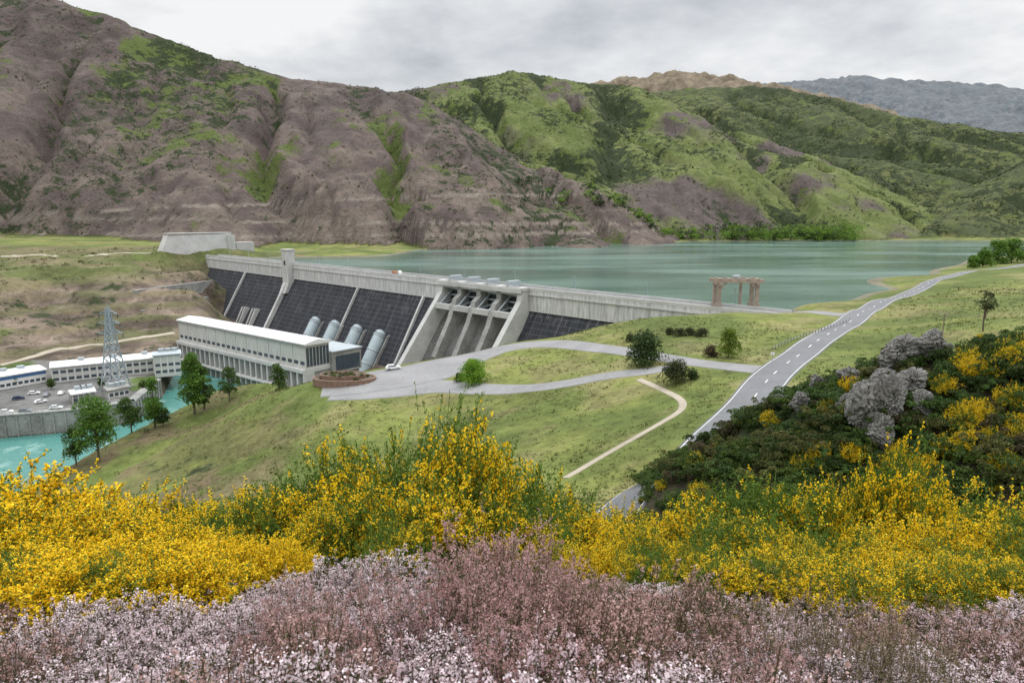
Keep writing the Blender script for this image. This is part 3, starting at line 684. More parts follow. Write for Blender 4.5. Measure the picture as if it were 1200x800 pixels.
def car(px,py,ang,paint,name='parked_car'):
    p=drop(px,py)
    z0=TZ(p[0],p[1])+.08
    o=B(name,(p[0],p[1],z0));ca,sa=math.cos(ang),math.sin(ang);u=np.array([ca,sa,0]);v=np.array([-sa,ca,0])
    fr=lambda s,d,z_:np.array([*(p[:2]+(u*d+v*s)[:2]),z0+z_])
    body=[(-2.2,.35),(-2.25,.75),(-2.1,.95),(-1.9,1.0),(1.0,1.02),(2.05,.85),(2.25,.6),(2.2,.35)]
    o.add('body',prism(body,-.88,.88,fr),paint)
    cab=[(-2.0,.98),(-1.65,1.46),(.1,1.5),(.95,1.0)]
    o.add('cabin',prism(cab,-.76,.76,fr),paint)
    o.add('side_windows',prism([(-1.75,1.04),(-1.5,1.4),(.05,1.43),(.7,1.04)],-.78,.78,fr),GLASS)
    V=[fr(-.68,.16,1.49),fr(.68,.16,1.49),fr(.7,.97,1.03),fr(-.7,.97,1.03)];o.add('windscreen',([q+np.array([0,0,.02])+u*.02 for q in V],[(0,1,2,3)]),GLASS)
    for d in(-1.4,1.4):
        for s in(-.82,.82):
            c0=fr(s-.11,d,.33);c1=fr(s+.11,d,.33);o.add('wheel',tube([c0,c1],.33,14),RUBBER);o.add('hub',tube([fr(s-.13,d,.33),fr(s+.13,d,.33)],.18,10),STEEL)
    for s in(-.6,.6):o.add('headlamp',prism([(2.2,.6),(2.27,.6),(2.24,.75),(2.15,.75)],s-.18,s+.18,fr),WHITE)
    o.done()
CGREY=simple('grey_car_paint',(.25,.26,.28),.3,.05,.3,3,.3,0);CRED=simple('dark_blue_car_paint',(.03,.05,.12),.3,.05,.3,3,.3,0)
CWH=simple('white_car_paint',(.8,.8,.8),.3,.03,.3,3,0,0)
car(461,433,.35,CWH);car(40,462,.4,CWH);car(55,464,1.9,CGREY);car(72,462,1.9,CWH);car(22,468,.5,CRED);car(30,483,.2,CGREY);car(66,479,.2,CWH);car(8,484,.3,CWH);car(80,484,.2,CGREY);car(48,472,.9,CWH)
pc=Dm(262,0,-1.0)
def crest_truck():
    o=B('maintenance_truck',pc);f=lambda s,d,z_:Dm(262+d,s,-1.0+z_)
    o.add('tray',prism([(-4,.9),(1.2,.9),(1.2,2.0),(-4,2.0)],-1.1,1.1,f),ORANGE);o.add('cab',prism([(1.3,.5),(1.3,2.5),(2.5,2.5),(3.1,1.5),(3.2,.5)],-1.05,1.05,f),WHITE)
    o.add('cab_window',prism([(1.6,1.55),(1.6,2.3),(2.4,2.3),(2.8,1.55)],-1.08,1.08,f),GLASS)
    for d in(-3,-1.8,2.2):
        for s in(-.95,.95):o.add('wheel',tube([f(s-.15,d,.5),f(s+.15,d,.5)],.5,12),RUBBER)
    o.done()
crest_truck()
# ------------------------------------------------------------ foliage generators
rng=np.random.default_rng(4)
def rdir(n):
    d=rng.normal(size=(n,3));return d/np.linalg.norm(d,axis=1)[:,None]
def quads(P,size,asp=.6,dirs=None,up=None):
    n=len(P);t=rdir(n) if dirs is None else dirs
    b=np.cross(t,rdir(n));b/=np.linalg.norm(b,axis=1)[:,None]+1e-9
    s=np.asarray(size).reshape(-1,1)*np.ones((n,1))
    V=np.stack([P-t*s*.5,P+b*s*asp*.5,P+t*s*.5,P-b*s*asp*.5],1).reshape(-1,3)
    F=np.arange(4*n).reshape(n,4);return V,F
def cat(L):
    V=[];F=[];Cc=[];o=0
    for v_,f_,c_ in L:
        V.append(v_);F.append(f_+o);Cc.append(c_);o+=len(v_)
    return np.vstack(V),np.vstack(F),np.vstack(Cc)
def rep4(c_):return np.repeat(c_,4,axis=0)
def cloud(cents,rads,n,size,c0,c1):
    K=len(cents);idx=rng.integers(0,K,n);d=rdir(n);d[:,2]=np.where(d[:,2]<-.3,-d[:,2],d[:,2])
    r=rng.uniform(.55,1.06,n)**.6
    P=cents[idx]+d*rads[idx]*r[:,None]
    V,F=quads(P,rng.uniform(.6,1.4,n)*size,.62)
    tone=rng.uniform(0,1,K)[idx]*.6+rng.uniform(0,1,n)*.4
    cc=np.array(c0)*(1-tone[:,None])+np.array(c1)*tone[:,None]
    return V,F,rep4(cc)
def treemesh(h,wd,n,leaf,c0,c1,kind='round',nclump=26):
    K=nclump;cs=[];rs=[]
    for k in range(K):
        t=rng.uniform(0,1)
        if kind=='round': zc=h*(.22+.72*t);rad=wd*.5*math.sqrt(max(.05,1-((t-.42)/.62)**2))
        elif kind=='cone': zc=h*(.12+.82*t);rad=wd*.5*(1-t)**.7*.95
        elif kind=='poplar': zc=h*(.16+.76*t);rad=wd*.5*math.sin(math.pi*(.14+.80*t)**.9)
        elif kind=='open': zc=h*(.45+.5*t);rad=wd*.5*math.sqrt(max(.1,1-((t-.5)/.6)**2))
        else: zc=h*(.05+.7*t);rad=wd*.5*(1-t*.6)
        an=rng.uniform(0,6.28);rr=rad*rng.uniform(.2,1.)*.75
        cs.append((rr*math.cos(an),rr*math.sin(an),zc));s=wd*rng.uniform(.12,.22)*(1 if kind not in('poplar','round') else 1.25);rs.append((s,s,s*rng.uniform(.7,1.2)))
    cs=np.array(cs);rs=np.array(rs)
    V,F,Cc=cloud(cs,rs,n,leaf,c0,c1)
    wood=[];top=h*.75
    tp=[(0,0,-.5),(rng.uniform(-.02,.02)*h,rng.uniform(-.02,.02)*h,h*.3),(rng.uniform(-.03,.03)*h,0,h*.55),(0,0,top)]
    r0=h*.015+.04
    Vt,Ft=tube(tp,[r0*1.2,r0*.8,r0*.55,r0*.15],8);wood.append((Vt,Ft))
    for k in range(0,K,2):
        c_=cs[k];zb=max(.1*h,c_[2]*.55);Vt,Ft=tube([(0,0,zb),(c_[0]*.5,c_[1]*.5,(zb+c_[2])/2+.03*h),tuple(c_)],[r0*.4,r0*.25,r0*.08],5);wood.append((Vt,Ft))
    Vw=[];Fw=[]
    for a_,b_ in wood:
        o=len(Vw);Vw+=list(a_);Fw+=[tuple(i+o for i in f) for f in b_]
    return (V,F,Cc),(Vw,Fw)
def tree(name,px,py,h,wd,kind='round',c0=(.03,.06,.015),c1=(.09,.16,.03),n=2600,leaf=.45,z=None,ncl=26,sink=0.,Y=None,top=None):
    if Y is not None:
        p=np.array(PY(px,top,Y));zz=TZ(p[0],p[1])-sink;h=p[2]-zz
    else:
        p=drop(px,py) if z is None else np.array(Pz(px,py,z));zz=TZ(p[0],p[1])-sink
    (V,F,Cc),(Vw,Fw)=treemesh(h,wd,n,leaf,c0,c1,kind,ncl)
    e=link(name,None,(p[0],p[1],zz),rot=(0,0,rng.uniform(0,6)))
    link('foliage',newmesh('foliage',V,F,LEAF,Cc),parent=e);link('trunk',newmesh('trunk',Vw,Fw,BARK),parent=e)
GD=((.022,.045,.012),(.06,.10,.025));GM=((.035,.07,.015),(.09,.16,.03));GB=((.09,.20,.015),(.22,.38,.03));GL=((.055,.12,.018),(.14,.26,.04))
tree('poplar_tree',222,0,0,9,'poplar',*GL,7500,.6,Y=212,top=413,ncl=44)
tree('poplar_tree',236,0,0,6.5,'poplar',*GM,4200,.55,Y=214,top=430,ncl=34)
tree('poplar_tree',176,0,0,7,'poplar',*GL,4800,.55,Y=205,top=441,ncl=34)
tree('willow_tree',108,0,0,12,'round',*GL,7500,.55,Y=184,top=468,ncl=54)
tree('willow_tree',84,0,0,7,'round',*GM,3200,.5,Y=184,top=502,ncl=30)
tree('small_tree',150,0,0,9,'round',*GM,4200,.5,Y=205,top=467,ncl=34)
tree('small_tree',190,0,0,5,'round',*GD,2200,.45,Y=205,top=482)
tree('small_tree',266,0,0,7,'round',*GM,3000,.45,Y=215,top=431)
tree('small_tree',325,0,0,7.5,'bush',*GM,3000,.45,Y=212,top=419,sink=.5)
tree('bright_shrub',556,449,7.4,11.5,'bush',*GB,6500,.38,ncl=54,sink=.3)
tree('shrub',538,447,3.4,4,'bush',*GD,1200,.3,sink=.3)
tree('conifer_shrub',756,427,9.0,11,'bush',*GD,6200,.42,ncl=50,sink=.4)
tree('shrub',792,448,5.0,9.5,'bush',(.02,.04,.012),(.09,.09,.03),3800,.35,ncl=40,sink=.3)
tree('shrub',812,444,2.2,4,'bush',*GD,1200,.3,sink=.2)
tree('shrub',853,419,6.4,8,'cone',(.06,.11,.015),(.20,.26,.03),3600,.36,ncl=38,sink=.3)
tree('shrub',833,418,3.0,4.5,'bush',(.05,.035,.02),(.11,.08,.04),1500,.32,sink=.2)
for px,py,wd in((795,394,5),(808,393,5),(822,394,5),(740,400,4.5),(785,392,3)): tree('low_shrub',px,py,2.3,wd+1,'bush',(.02,.035,.012),(.08,.085,.03),1300,.32,sink=.2)
for px,py in((18,453),(168,458),(120,455),(60,456)): tree('yard_tree',px,py,4.5,4,'round',*GM,1400,.45)
tree('young_tree',1152,388,8.8,4.6,'open',(.035,.05,.02),(.09,.11,.04),1500,.32,ncl=20)
for px,py,h in((1140,311,9),(1152,310,14),(1168,308,19),(1185,308,20),(1205,308,18),(1228,309,16)):
    tree('willow_tree',px,py,h,h*1.1,'bush',(.05,.11,.015),(.15,.27,.035),3600,1.0,z=0,ncl=36)
L_=[]
for k in range(240):
    px=rng.choice([rng.uniform(690,1003),rng.uniform(850,1003),rng.uniform(600,700)],p=[.48,.46,.06]);p=np.array(Pz(px,rng.uniform(279.6,281.0),-1.5));h=rng.uniform(6,14)*(1.9 if px>870 else 1.4)
    nc=7;cs=np.stack([rng.normal(0,h*.25,nc),rng.normal(0,h*.25,nc),rng.uniform(.1,.85,nc)*h],1);rs=np.full((nc,3),h*.22)
    V,F,Cc=cloud(cs,rs,180,1.8,*(((.07,.14,.015),(.19,.31,.04)) if rng.random()<.65 else ((.02,.04,.012),(.06,.09,.03))))
    p[2]=max(TZ(p[0],p[1]),-4);L_.append((V+p,F,Cc))
for px,py,h in((615,282,14),(676,283,12)):
    p=np.array(Pz(px,py+1,-2));nc=8;cs=np.stack([rng.normal(0,h*.25,nc),rng.normal(0,h*.25,nc),rng.uniform(.1,.85,nc)*h],1);V,F,Cc=cloud(cs,np.full((nc,3),h*.24),260,1.6,(.02,.04,.012),(.06,.10,.03));p[2]=max(TZ(p[0],p[1]),-4);L_.append((V+p,F,Cc))
V,F,Cc=cat(L_);link('distant_shore_trees',newmesh('distant_shore_trees',V,F,LEAF,Cc))
n=130000
hx=rng.uniform(-1300,1500,n);hy=rng.uniform(610,2300,n)
keep=(np.abs(hx)/hy<.85);hx=hx[keep];hy=hy[keep]
zz,hi_,d_,fg_,gl_,lb_,is_=terrain(hx,hy,True)
_,g_,s_,_=tint(hx,hy,zz,hi_,d_,fg_,gl_,lb_,is_)
pr=np.clip((s_-.12)*1.3,0,1)*is_*(zz>3);cl=sst(.42,.6,fbm(hx/35.,hy/35.,91,3))
k=rng.random(len(hx))<pr*(.12+1.2*cl);hx,hy,zz,hi_=hx[k],hy[k],zz[k],hi_[k]
m=len(hx);q=8
sz=rng.uniform(1.,4.2,m)*np.where(hi_==0,.75,1.)
P=np.repeat(np.stack([hx,hy,zz],1),q,0)+rdir(m*q)*np.repeat(sz,q)[:,None]*np.array([.6,.6,.4])
P[:,2]+=np.repeat(sz,q)*.25
V,F=quads(P,np.repeat(sz,q)*rng.uniform(.4,.8,m*q),.8)
tn=rng.uniform(0,1,m);cc=np.array((.022,.034,.014))*(1-tn[:,None])+np.array((.075,.09,.03))*tn[:,None]
link('hillside_scrub',newmesh('hillside_scrub',V,F,SCR,rep4(np.repeat(cc,q,0))))
n=9000;hx=rng.uniform(-420,-20,n);hy=rng.uniform(70,600,n);zz,hi_,d_,fg_,gl_,lb_,is_=terrain(hx,hy,True)
ok=(~is_)&(zz>-50)&(((hy<250)&(zz<-19))|((hy>330)&(hx<-215)))&(rng.random(n)<.03+.55*sst(.5,.62,fbm(hx/18.,hy/18.,93,3)))
ok&=((hx-A0[0])*nn[0]+(hy-A0[1])*nn[1]>0)|(hx<-260)
hx,hy,zz=hx[ok],hy[ok],zz[ok];m=len(hx);q=16;sz=rng.uniform(.4,1.5,m)*np.where(hy>330,1.5,.8)
P=np.repeat(np.stack([hx,hy,zz],1),q,0)+rdir(m*q)*np.repeat(sz,q)[:,None]*np.array([.7,.7,.5]);P[:,2]+=np.repeat(sz,q)*.3
V,F=quads(P,np.repeat(sz,q)*rng.uniform(.3,.6,m*q),.7);tn=rng.uniform(0,1,m);cc=np.array((.035,.045,.018))*(1-tn[:,None])+np.array((.12,.12,.04))*tn[:,None]
link('bank_scrub',newmesh('bank_scrub',V,F,SCR,rep4(np.repeat(cc,q,0))))
n=42000;hy=75+rng.uniform(0,1,n)**1.3*240;hx=hy*rng.uniform(-.55,.8,n);zz,hi_,d_,fg_,gl_,lb_,is_=terrain(hx,hy,True)
ok=(~is_)&(~fg_)&(zz>-34)&((hx-A0[0])*nn[0]+(hy-A0[1])*nn[1]>24)|((~is_)&(~fg_)&(hx>110)&(hy<300)&(zz>.5))
ok&=(rng.random(n)<.25+.9*sst(.42,.6,fbm(hx/12.,hy/12.,97,3)))
for PV in PAVED:
    idx=np.where(ok)[0]
    for j0 in range(0,len(idx),8000):
        ii=idx[j0:j0+8000];D2=np.hypot(hx[ii][:,None]-PV[None,:,0],hy[ii][:,None]-PV[None,:,1])-PV[None,:,2];ok[ii[D2.min(1)<.9]]=False
hx,hy,zz=hx[ok],hy[ok],zz[ok];m=len(hx);q=5;sz=rng.uniform(.15,.5,m)*(.8+hy/260)
P=np.repeat(np.stack([hx,hy,zz],1),q,0)+rdir(m*q)*np.repeat(sz,q)[:,None]*np.array([.7,.7,.2]);P[:,2]+=np.repeat(sz,q)*.15
V,F=quads(P,np.repeat(sz,q)*rng.uniform(.5,1.,m*q),.4);tn=rng.uniform(0,1,m)
cc=np.array((.065,.092,.022))*(1-tn[:,None])+np.array((.20,.19,.075))*tn[:,None]
link('grass_tussocks',newmesh('grass_tussocks',V,F,SCR,rep4(np.repeat(cc,q,0))))
# ------------------------------------------------------------ broom
YEL=((.80,.50,.006),(.97,.76,.03))
def broom(nst,dens,seed,fs=.024,hw=.62,green=((.045,.09,.012),(.15,.24,.03))):
    r=np.random.default_rng(seed);L=[]
    th=r.uniform(0,2*np.pi,nst);lean=r.uniform(0,1,nst)**.6
    top=np.stack([np.cos(th)*lean*hw,np.sin(th)*lean*hw,(1-.42*lean**2)*r.uniform(.55,1.06,nst)],1)
    base=np.stack([np.cos(th)*lean*.12,np.sin(th)*lean*.12,np.full(nst,-.1)],1)
    mid=(base+top)/2+np.stack([np.cos(th)*lean*.1,np.sin(th)*lean*.1,np.full(nst,.02)],1)
    def bez(a,b,c_,t):return a*(1-t)**2+2*b*t*(1-t)+c_*t*t
    def strips(a,b,wd,c_):
        n=len(a);d=b-a;s=np.cross(d,r.normal(size=(n,3)));s/=np.linalg.norm(s,axis=1)[:,None]+1e-9;s*=wd
        V=np.stack([a-s,a+s,b+s*.6,b-s*.6],1).reshape(-1,3);return V,np.arange(4*n).reshape(n,4),rep4(c_)
    prev=base
    for k in range(1,6):
        t=k/5;pt=bez(base,mid,top,t);L.append(strips(prev,pt,.0045*(1.2-t),np.tile(np.array([.06,.075,.025]),(nst,1))));prev=pt
    nt_=nst*5;i=r.integers(0,nst,nt_);t=r.uniform(.38,1,nt_)[:,None]
    a=bez(base[i],mid[i],top[i],t);dr=top[i]-mid[i];dr/=np.linalg.norm(dr,axis=1)[:,None]
    tl=r.uniform(.08,.21,nt_)[:,None];dv=dr*.7+r.normal(size=(nt_,3))*.5+np.array([0,0,.2]);dv/=np.linalg.norm(dv,axis=1)[:,None]
    b=a+dv*tl
    g=lambda n:np.array(green[0])+(np.array(green[1])-np.array(green[0]))*r.uniform(0,1,(n,1))
    L.append(strips(a,b,.0028,g(nt_)))
    nl=nt_*12;j=r.integers(0,nt_,nl);tt=r.uniform(.0,1.05,nl)[:,None];P=a[j]+(b-a)[j]*tt+r.normal(size=(nl,3))*.009
    d=dv[j]+r.normal(size=(nl,3))*1.1;d/=np.linalg.norm(d,axis=1)[:,None]
    s=r.uniform(.018,.032,nl)[:,None];sd=np.cross(d,r.normal(size=(nl,3)));sd/=np.linalg.norm(sd,axis=1)[:,None]+1e-9
    V=np.stack([P-d*s*.5,P+sd*s*.26,P+d*s*.5,P-sd*s*.26],1).reshape(-1,3);L.append((V,np.arange(4*nl).reshape(nl,4),rep4(g(nl))))
    nf=nt_*16;j=r.integers(0,nt_,nf);tt=r.uniform(.1,1.08,nf)[:,None];P=a[j]+(b-a)[j]*tt+r.normal(size=(nf,3))*.011
    pn=fbm(P[:,0]*3.2+seed,P[:,2]*3.2+P[:,1]*2.6,seed,2);tw=r.random(nt_)[j]
    kp=(tw<.30+dens*.64)&(r.random(nf)<sst(.50-dens*.25,.66-dens*.25,pn)*1.05);P=P[kp];nf=len(P)
    c_=np.array(YEL[0])+(np.array(YEL[1])-np.array(YEL[0]))*r.uniform(0,1,(nf,1))
    for rep in range(2):
        d=r.normal(size=(nf,3));d/=np.linalg.norm(d,axis=1)[:,None];sd=np.cross(d,r.normal(size=(nf,3)));sd/=np.linalg.norm(sd,axis=1)[:,None]+1e-9
        s=r.uniform(.7,1.2,nf)[:,None]*fs*.5
        V=np.stack([P-d*s,P+sd*s*.75,P+d*s,P-sd*s*.75],1).reshape(-1,3);L.append((V,np.arange(4*nf).reshape(nf,4),rep4(c_)))
    V,F,Cc=cat(L);return newmesh('broom',V,F,LEAF,Cc)
BR=[broom(210,.68,1,.022),broom(210,.48,2,.021),broom(230,.92,3,.024),broom(210,.24,4,.020),broom(210,.58,5,.022,.5)]
BN=broom(220,1.,9,.028,.7)
def put(name,me,px,ptop,Y,wf=1.,dz=0.):
    a_,b_=DR(px,ptop);X=a_*Y;zt=CZ+b_*Y;zg=TZ(X,Y);h=max(.45,zt-zg+dz)
    link(name,me,(X,Y,zg),rot=(rng.uniform(-.12,.12),rng.uniform(-.12,.12),rng.uniform(0,6.28)),sc=(h*wf,h*wf,h*1.0))
for px,pt,Y,wf in((20,553,5.6,1.1),(95,588,5.2,1.1),(170,602,5.2,1.1),(235,618,5.4,1.1),(60,640,4.6,1.2),(150,655,4.5,1.2),(230,660,4.7,1.2),(-40,590,5,1.2),(300,650,5.2,1.),(-10,680,3.7,1.3),(60,694,3.5,1.3),(140,690,3.6,1.3),(215,694,3.7,1.2),(330,665,5,1.)):
    put('broom_bush',BN if rng.random()<.6 else BR[int(rng.choice([0,2]))],px,pt,Y,wf)
for px,pt,Y,wf in((500,474,7.2,.62),(545,500,7.0,.7),(455,512,7.4,.7),(400,526,7.6,.8),(345,542,7.8,.8),(590,520,7.8,.8),(630,545,8.2,.9),(430,560,6.4,.9),(500,560,6.2,1.),(560,575,6.4,.9),(380,590,6.2,.9),(620,590,6.8,1.),(300,572,8,.9),(255,590,9,1.),(460,610,5.6,1.)):
    put('broom_bush',BR[int(rng.choice([0,1,3,4,2]))],px,pt,Y,wf)
for px in range(660,1300,42):
    put('broom_bush',BR[int(rng.choice([0,0,1,2,3,4]))],px+rng.uniform(-16,16),576+rng.uniform(-24,26),rng.uniform(9,11),.9)
for px in range(650,1290,52):
    put('broom_bush',BR[int(rng.choice([0,1,3,2,4,2]))],px+rng.uniform(-16,16),rng.uniform(598,642),rng.uniform(7,8.3),1.)
for px in range(650,1290,62):
    put('broom_bush',BR[int(rng.choice([0,1,3,2,4]))],px+rng.uniform(-16,16),rng.uniform(640,676),rng.uniform(5.4,6.2),1.05)
for px in range(840,1290,56):
    put('broom_bush',BR[int(rng.choice([0,1,3,4]))],px+rng.uniform(-14,14),rng.uniform(668,700)+(14 if px>1080 else 0),rng.uniform(3.9,4.5),1.15)
for px,pt in((1050,515),(1036,548),(1078,548),(1010,566),(970,565)): put('broom_bush',BR[0],px,pt,9.5,.5)
for px in range(-80,340,50):
    put('broom_bush',BR[int(rng.choice([0,1,2,4]))],px,rng.uniform(576,604)-(14 if px<60 else 0),rng.uniform(8.5,10),.9)
for k in range(36):
    Y=rng.uniform(12,34);X=rng.uniform(-.9,.9)*Y;h=rng.uniform(1.2,1.9)
    a_=CZ-TZ(X,Y)-h
    if a_/Y<.40: continue
    link('broom_bush',BR[int(rng.integers(0,5))],(X,Y,TZ(X,Y)),rot=(0,0,rng.uniform(0,6)),sc=(h,h,h))
# ------------------------------------------------------------ thyme
def thyme(nst,h,spread,seed,fcol,fsz,nf,lcol=((.035,.045,.02),(.10,.11,.04)),stem=(.12,.08,.05),nw=5):
    r=np.random.default_rng(seed);L=[]
    th=r.uniform(0,6.283,nst);rr=np.sqrt(r.uniform(0,1,nst))
    base=np.stack([np.cos(th)*rr*spread*.35,np.sin(th)*rr*spread*.35,np.full(nst,-.03)],1)
    top=np.stack([np.cos(th)*rr*spread*1.1,np.sin(th)*rr*spread*1.1,h*(1-.5*rr**2)*r.uniform(.5,1.1,nst)],1)+r.normal(size=(nst,3))*.05*h
    mid=(base+top)/2+np.stack([np.cos(th)*rr*.05,np.sin(th)*rr*.05,np.zeros(nst)],1)+r.normal(size=(nst,3))*.04*h
    bez=lambda i,t:base[i]*(1-t)**2+2*mid[i]*t*(1-t)+top[i]*t*t
    I=np.arange(nst);prev=base
    for k in range(1,5):
        t=k/4;pt=bez(I,t);d=pt-prev;s=np.cross(d,r.normal(size=d.shape));s/=np.linalg.norm(s,axis=1)[:,None];s*=.0016
        L.append((np.stack([prev-s,prev+s,pt+s,pt-s],1).reshape(-1,3),np.arange(4*nst).reshape(nst,4),rep4(np.tile(np.array(stem),(nst,1)))));prev=pt
    ns=nst*3;i=r.integers(0,nst,ns);t=r.uniform(.45,.95,ns)[:,None];A=bez(i,t);dd_=top[i]-mid[i];dd_/=np.linalg.norm(dd_,axis=1)[:,None]
    dd_=dd_*.7+r.normal(size=(ns,3))*.5+np.array([0,0,.25]);dd_/=np.linalg.norm(dd_,axis=1)[:,None];ln=r.uniform(.06,.16,ns)[:,None]*h;E=A+dd_*ln
    A=np.vstack([A,bez(I,np.full((nst,1),.8))]);E=np.vstack([E,top]);ns=len(A);tone=r.uniform(0,1,ns)
    s=np.cross(E-A,r.normal(size=A.shape));s/=np.linalg.norm(s,axis=1)[:,None];s*=.001
    L.append((np.stack([A-s,A+s,E+s,E-s],1).reshape(-1,3),np.arange(4*ns).reshape(ns,4),rep4(np.tile(np.array(stem),(ns,1)))))
    def part(n,P,s0,s1,asp,ca,cb,tn):
        d=r.normal(size=(n,3));d/=np.linalg.norm(d,axis=1)[:,None];sd=np.cross(d,r.normal(size=(n,3)));sd/=np.linalg.norm(sd,axis=1)[:,None]+1e-9
        s=r.uniform(s0,s1,n)[:,None]*.5;c_=np.array(ca)*(1-tn)+np.array(cb)*tn
        L.append((np.stack([P-d*s,P+sd*s*asp,P+d*s,P-sd*s*asp],1).reshape(-1,3),np.arange(4*n).reshape(n,4),rep4(c_)))
    n=ns*9;i=r.integers(0,ns,n);P=A[i]+(E-A)[i]*r.uniform(-.4,.9,(n,1))+r.normal(size=(n,3))*.006
    part(n,P,fsz*.9,fsz*1.6,.4,lcol[0],lcol[1],r.uniform(0,1,(n,1)))
    n=ns*nf;i=r.integers(0,ns,n);w_=r.integers(0,3,n)[:,None]/2.*.55+.48
    P=A[i]+(E-A)[i]*w_+r.normal(size=(n,3))*fsz*.62
    part(n,P,fsz*.7,fsz*1.25,.85,fcol[0],fcol[1],(tone[i]*.6+r.uniform(0,1,n)*.4)[:,None])
    V,F,Cc=cat(L);return newmesh('thyme',V,F,LEAF,Cc)
LAV=((.50,.37,.41),(.92,.82,.86));PNK=((.28,.16,.13),(.64,.43,.41));BRN=((.15,.11,.075),(.36,.27,.19))
TY=[thyme(90,.40,.24,21,LAV,.0092,15),thyme(85,.36,.24,22,LAV,.009,13),thyme(85,.42,.22,23,PNK,.0085,12),thyme(75,.40,.22,24,BRN,.0075,9),thyme(85,.38,.24,25,((.40,.27,.30),(.80,.64,.68)),.009,14)]
def tline(px): return np.interp(px,[-100,0,100,200,280,330,420,500,560,640,700,800,900,1000,1100,1200,1300],[745,742,716,688,692,668,674,668,662,662,676,684,698,700,735,745,750])
def topped(me,px,pt,Y,hh,sc,name='thyme_plant'):
    a_,b_=DR(px,pt);X=a_*Y;zt=CZ+b_*Y
    zg=TZ(X,Y);h=zt-zg
    if Y<3.5: h=max(h,rng.uniform(.24,.35))
    elif h<.13:
        if px<1000: return
        h=.2
    s=max(.4,h/hh);u_=max(.85,min(s,1.2))
    link(name,me,(X,Y,zg),rot=(rng.uniform(-.25,.25),rng.uniform(-.25,.25),rng.uniform(0,6.3)),sc=(u_*sc,u_*sc,s))
for row,(Y,dp_) in enumerate(((4.3,0),(3.7,20),(3.2,40),(2.8,62),(2.45,88),(2.15,112),(1.85,135),(1.6,150))):
    step=800*.22/Y
    for px in np.arange(-90,1300,step):
        pj=px+rng.uniform(-.45,.45)*step
        g=fbm(np.array([pj/190.]),np.array([row*.45]),5,2)[0]
        mi=int(rng.choice([0,1,4,0])) if g>.43 else int(rng.choice([2,3,4,2]))
        if 520<pj<700 and row<4: mi=2
        topped(TY[mi],pj,tline(pj)+dp_+rng.uniform(-26,16)-(24 if rng.random()<.15 else 0),Y+rng.uniform(-.15,.15),.39,1.15)
PS=thyme(95,1.0,.42,41,((.30,.15,.14),(.66,.44,.44)),.014,18,((.07,.09,.03),(.15,.16,.07)),(.10,.07,.04))
PS2=thyme(90,1.0,.42,42,((.18,.14,.08),(.40,.31,.22)),.012,9,((.07,.08,.03),(.16,.15,.07)),(.10,.07,.04))
for px,pt,Y,m_ in((556,592,3.1,PS),(612,598,3.2,PS),(650,634,3.0,PS),(520,643,2.9,PS),(590,660,2.6,PS),(690,662,3.,PS),(345,662,3.0,PS),(300,700,2.7,PS),(620,700,2.3,PS),(950,680,2.8,PS2),(1000,686,2.7,PS2),(1060,716,2.6,PS2),(1110,736,2.4,PS2),(900,730,2.4,PS),(400,684,2.6,PS),(740,690,2.8,PS),(440,650,3.1,PS)):
    a_,b_=DR(px,pt);X=a_*Y;zt=CZ+b_*Y;zg=TZ(X,Y)
    h=max(.4,zt-zg);link('pink_flowering_shrub' if m_ is PS else 'dry_shrub',m_,(X,Y,zg),rot=(0,0,rng.uniform(0,6)),sc=(h*.8,h*.8,h))
# ------------------------------------------------------------ mound scrub + rocks
def shrubmesh(seed,c0,c1,n=4200,leaf=.07):
    K=34;r=np.random.default_rng(seed)
    cs=np.stack([r.normal(0,.33,K),r.normal(0,.33,K),r.uniform(.12,.75,K)],1);rs=np.full((K,3),1.)*r.uniform(.09,.25,(K,1))
    V,F,Cc=cloud(cs,rs,n,leaf,c0,c1);return newmesh('shrub',V,F,LEAF,Cc)
SH=[shrubmesh(1,(.018,.035,.010),(.07,.11,.022)),shrubmesh(2,(.03,.06,.012),(.12,.18,.03)),shrubmesh(3,(.05,.06,.018),(.16,.16,.045)),shrubmesh(4,(.03,.03,.016),(.12,.095,.045)),shrubmesh(6,(.02,.045,.012),(.09,.16,.03))]
cnt=0
for k in range(12000):
    Y=rng.uniform(34,80);X=rng.uniform(.20,.85)*Y
    mz=float(mound(np.array([X]),np.array([Y]))[0]);tz=TZ(X,Y)
    if mz<tz-1.5 or mz<.6: continue
    if Y>66 and mz<14 and X>34 and rng.random()<.7: continue
    h=rng.uniform(.9,2.1)*(.85 if mz<6 else 1)
    mi=int(rng.choice([0,1,2,3,4],p=[.22,.27,.15,.11,.25]))
    if rng.random()<.10: link('broom_bush',BR[int(rng.choice([0,2,4]))],(X,Y,tz-.15),rot=(0,0,rng.uniform(0,6)),sc=(h,h,h))
    else: link('shrub',SH[mi],(X,Y,tz-.15),rot=(0,0,rng.uniform(0,6)),sc=(h*rng.uniform(.9,1.3),h*rng.uniform(.9,1.3),h))
    cnt+=1
    if cnt>800:break
for px in range(845,990,12):
    for py in (505,530,555,580):
        if px<930-(py-480)*.9+0: continue
        p=drop(px+rng.uniform(-6,6),py+rng.uniform(-8,8))
        if p[0]<21.5 or p[1]>85: continue
        h=rng.uniform(1.3,2.);link('shrub',SH[int(rng.choice([0,1,2,4]))],(p[0],p[1],p[2]-.2),rot=(0,0,rng.uniform(0,6)),sc=(h*1.2,h*1.2,h))
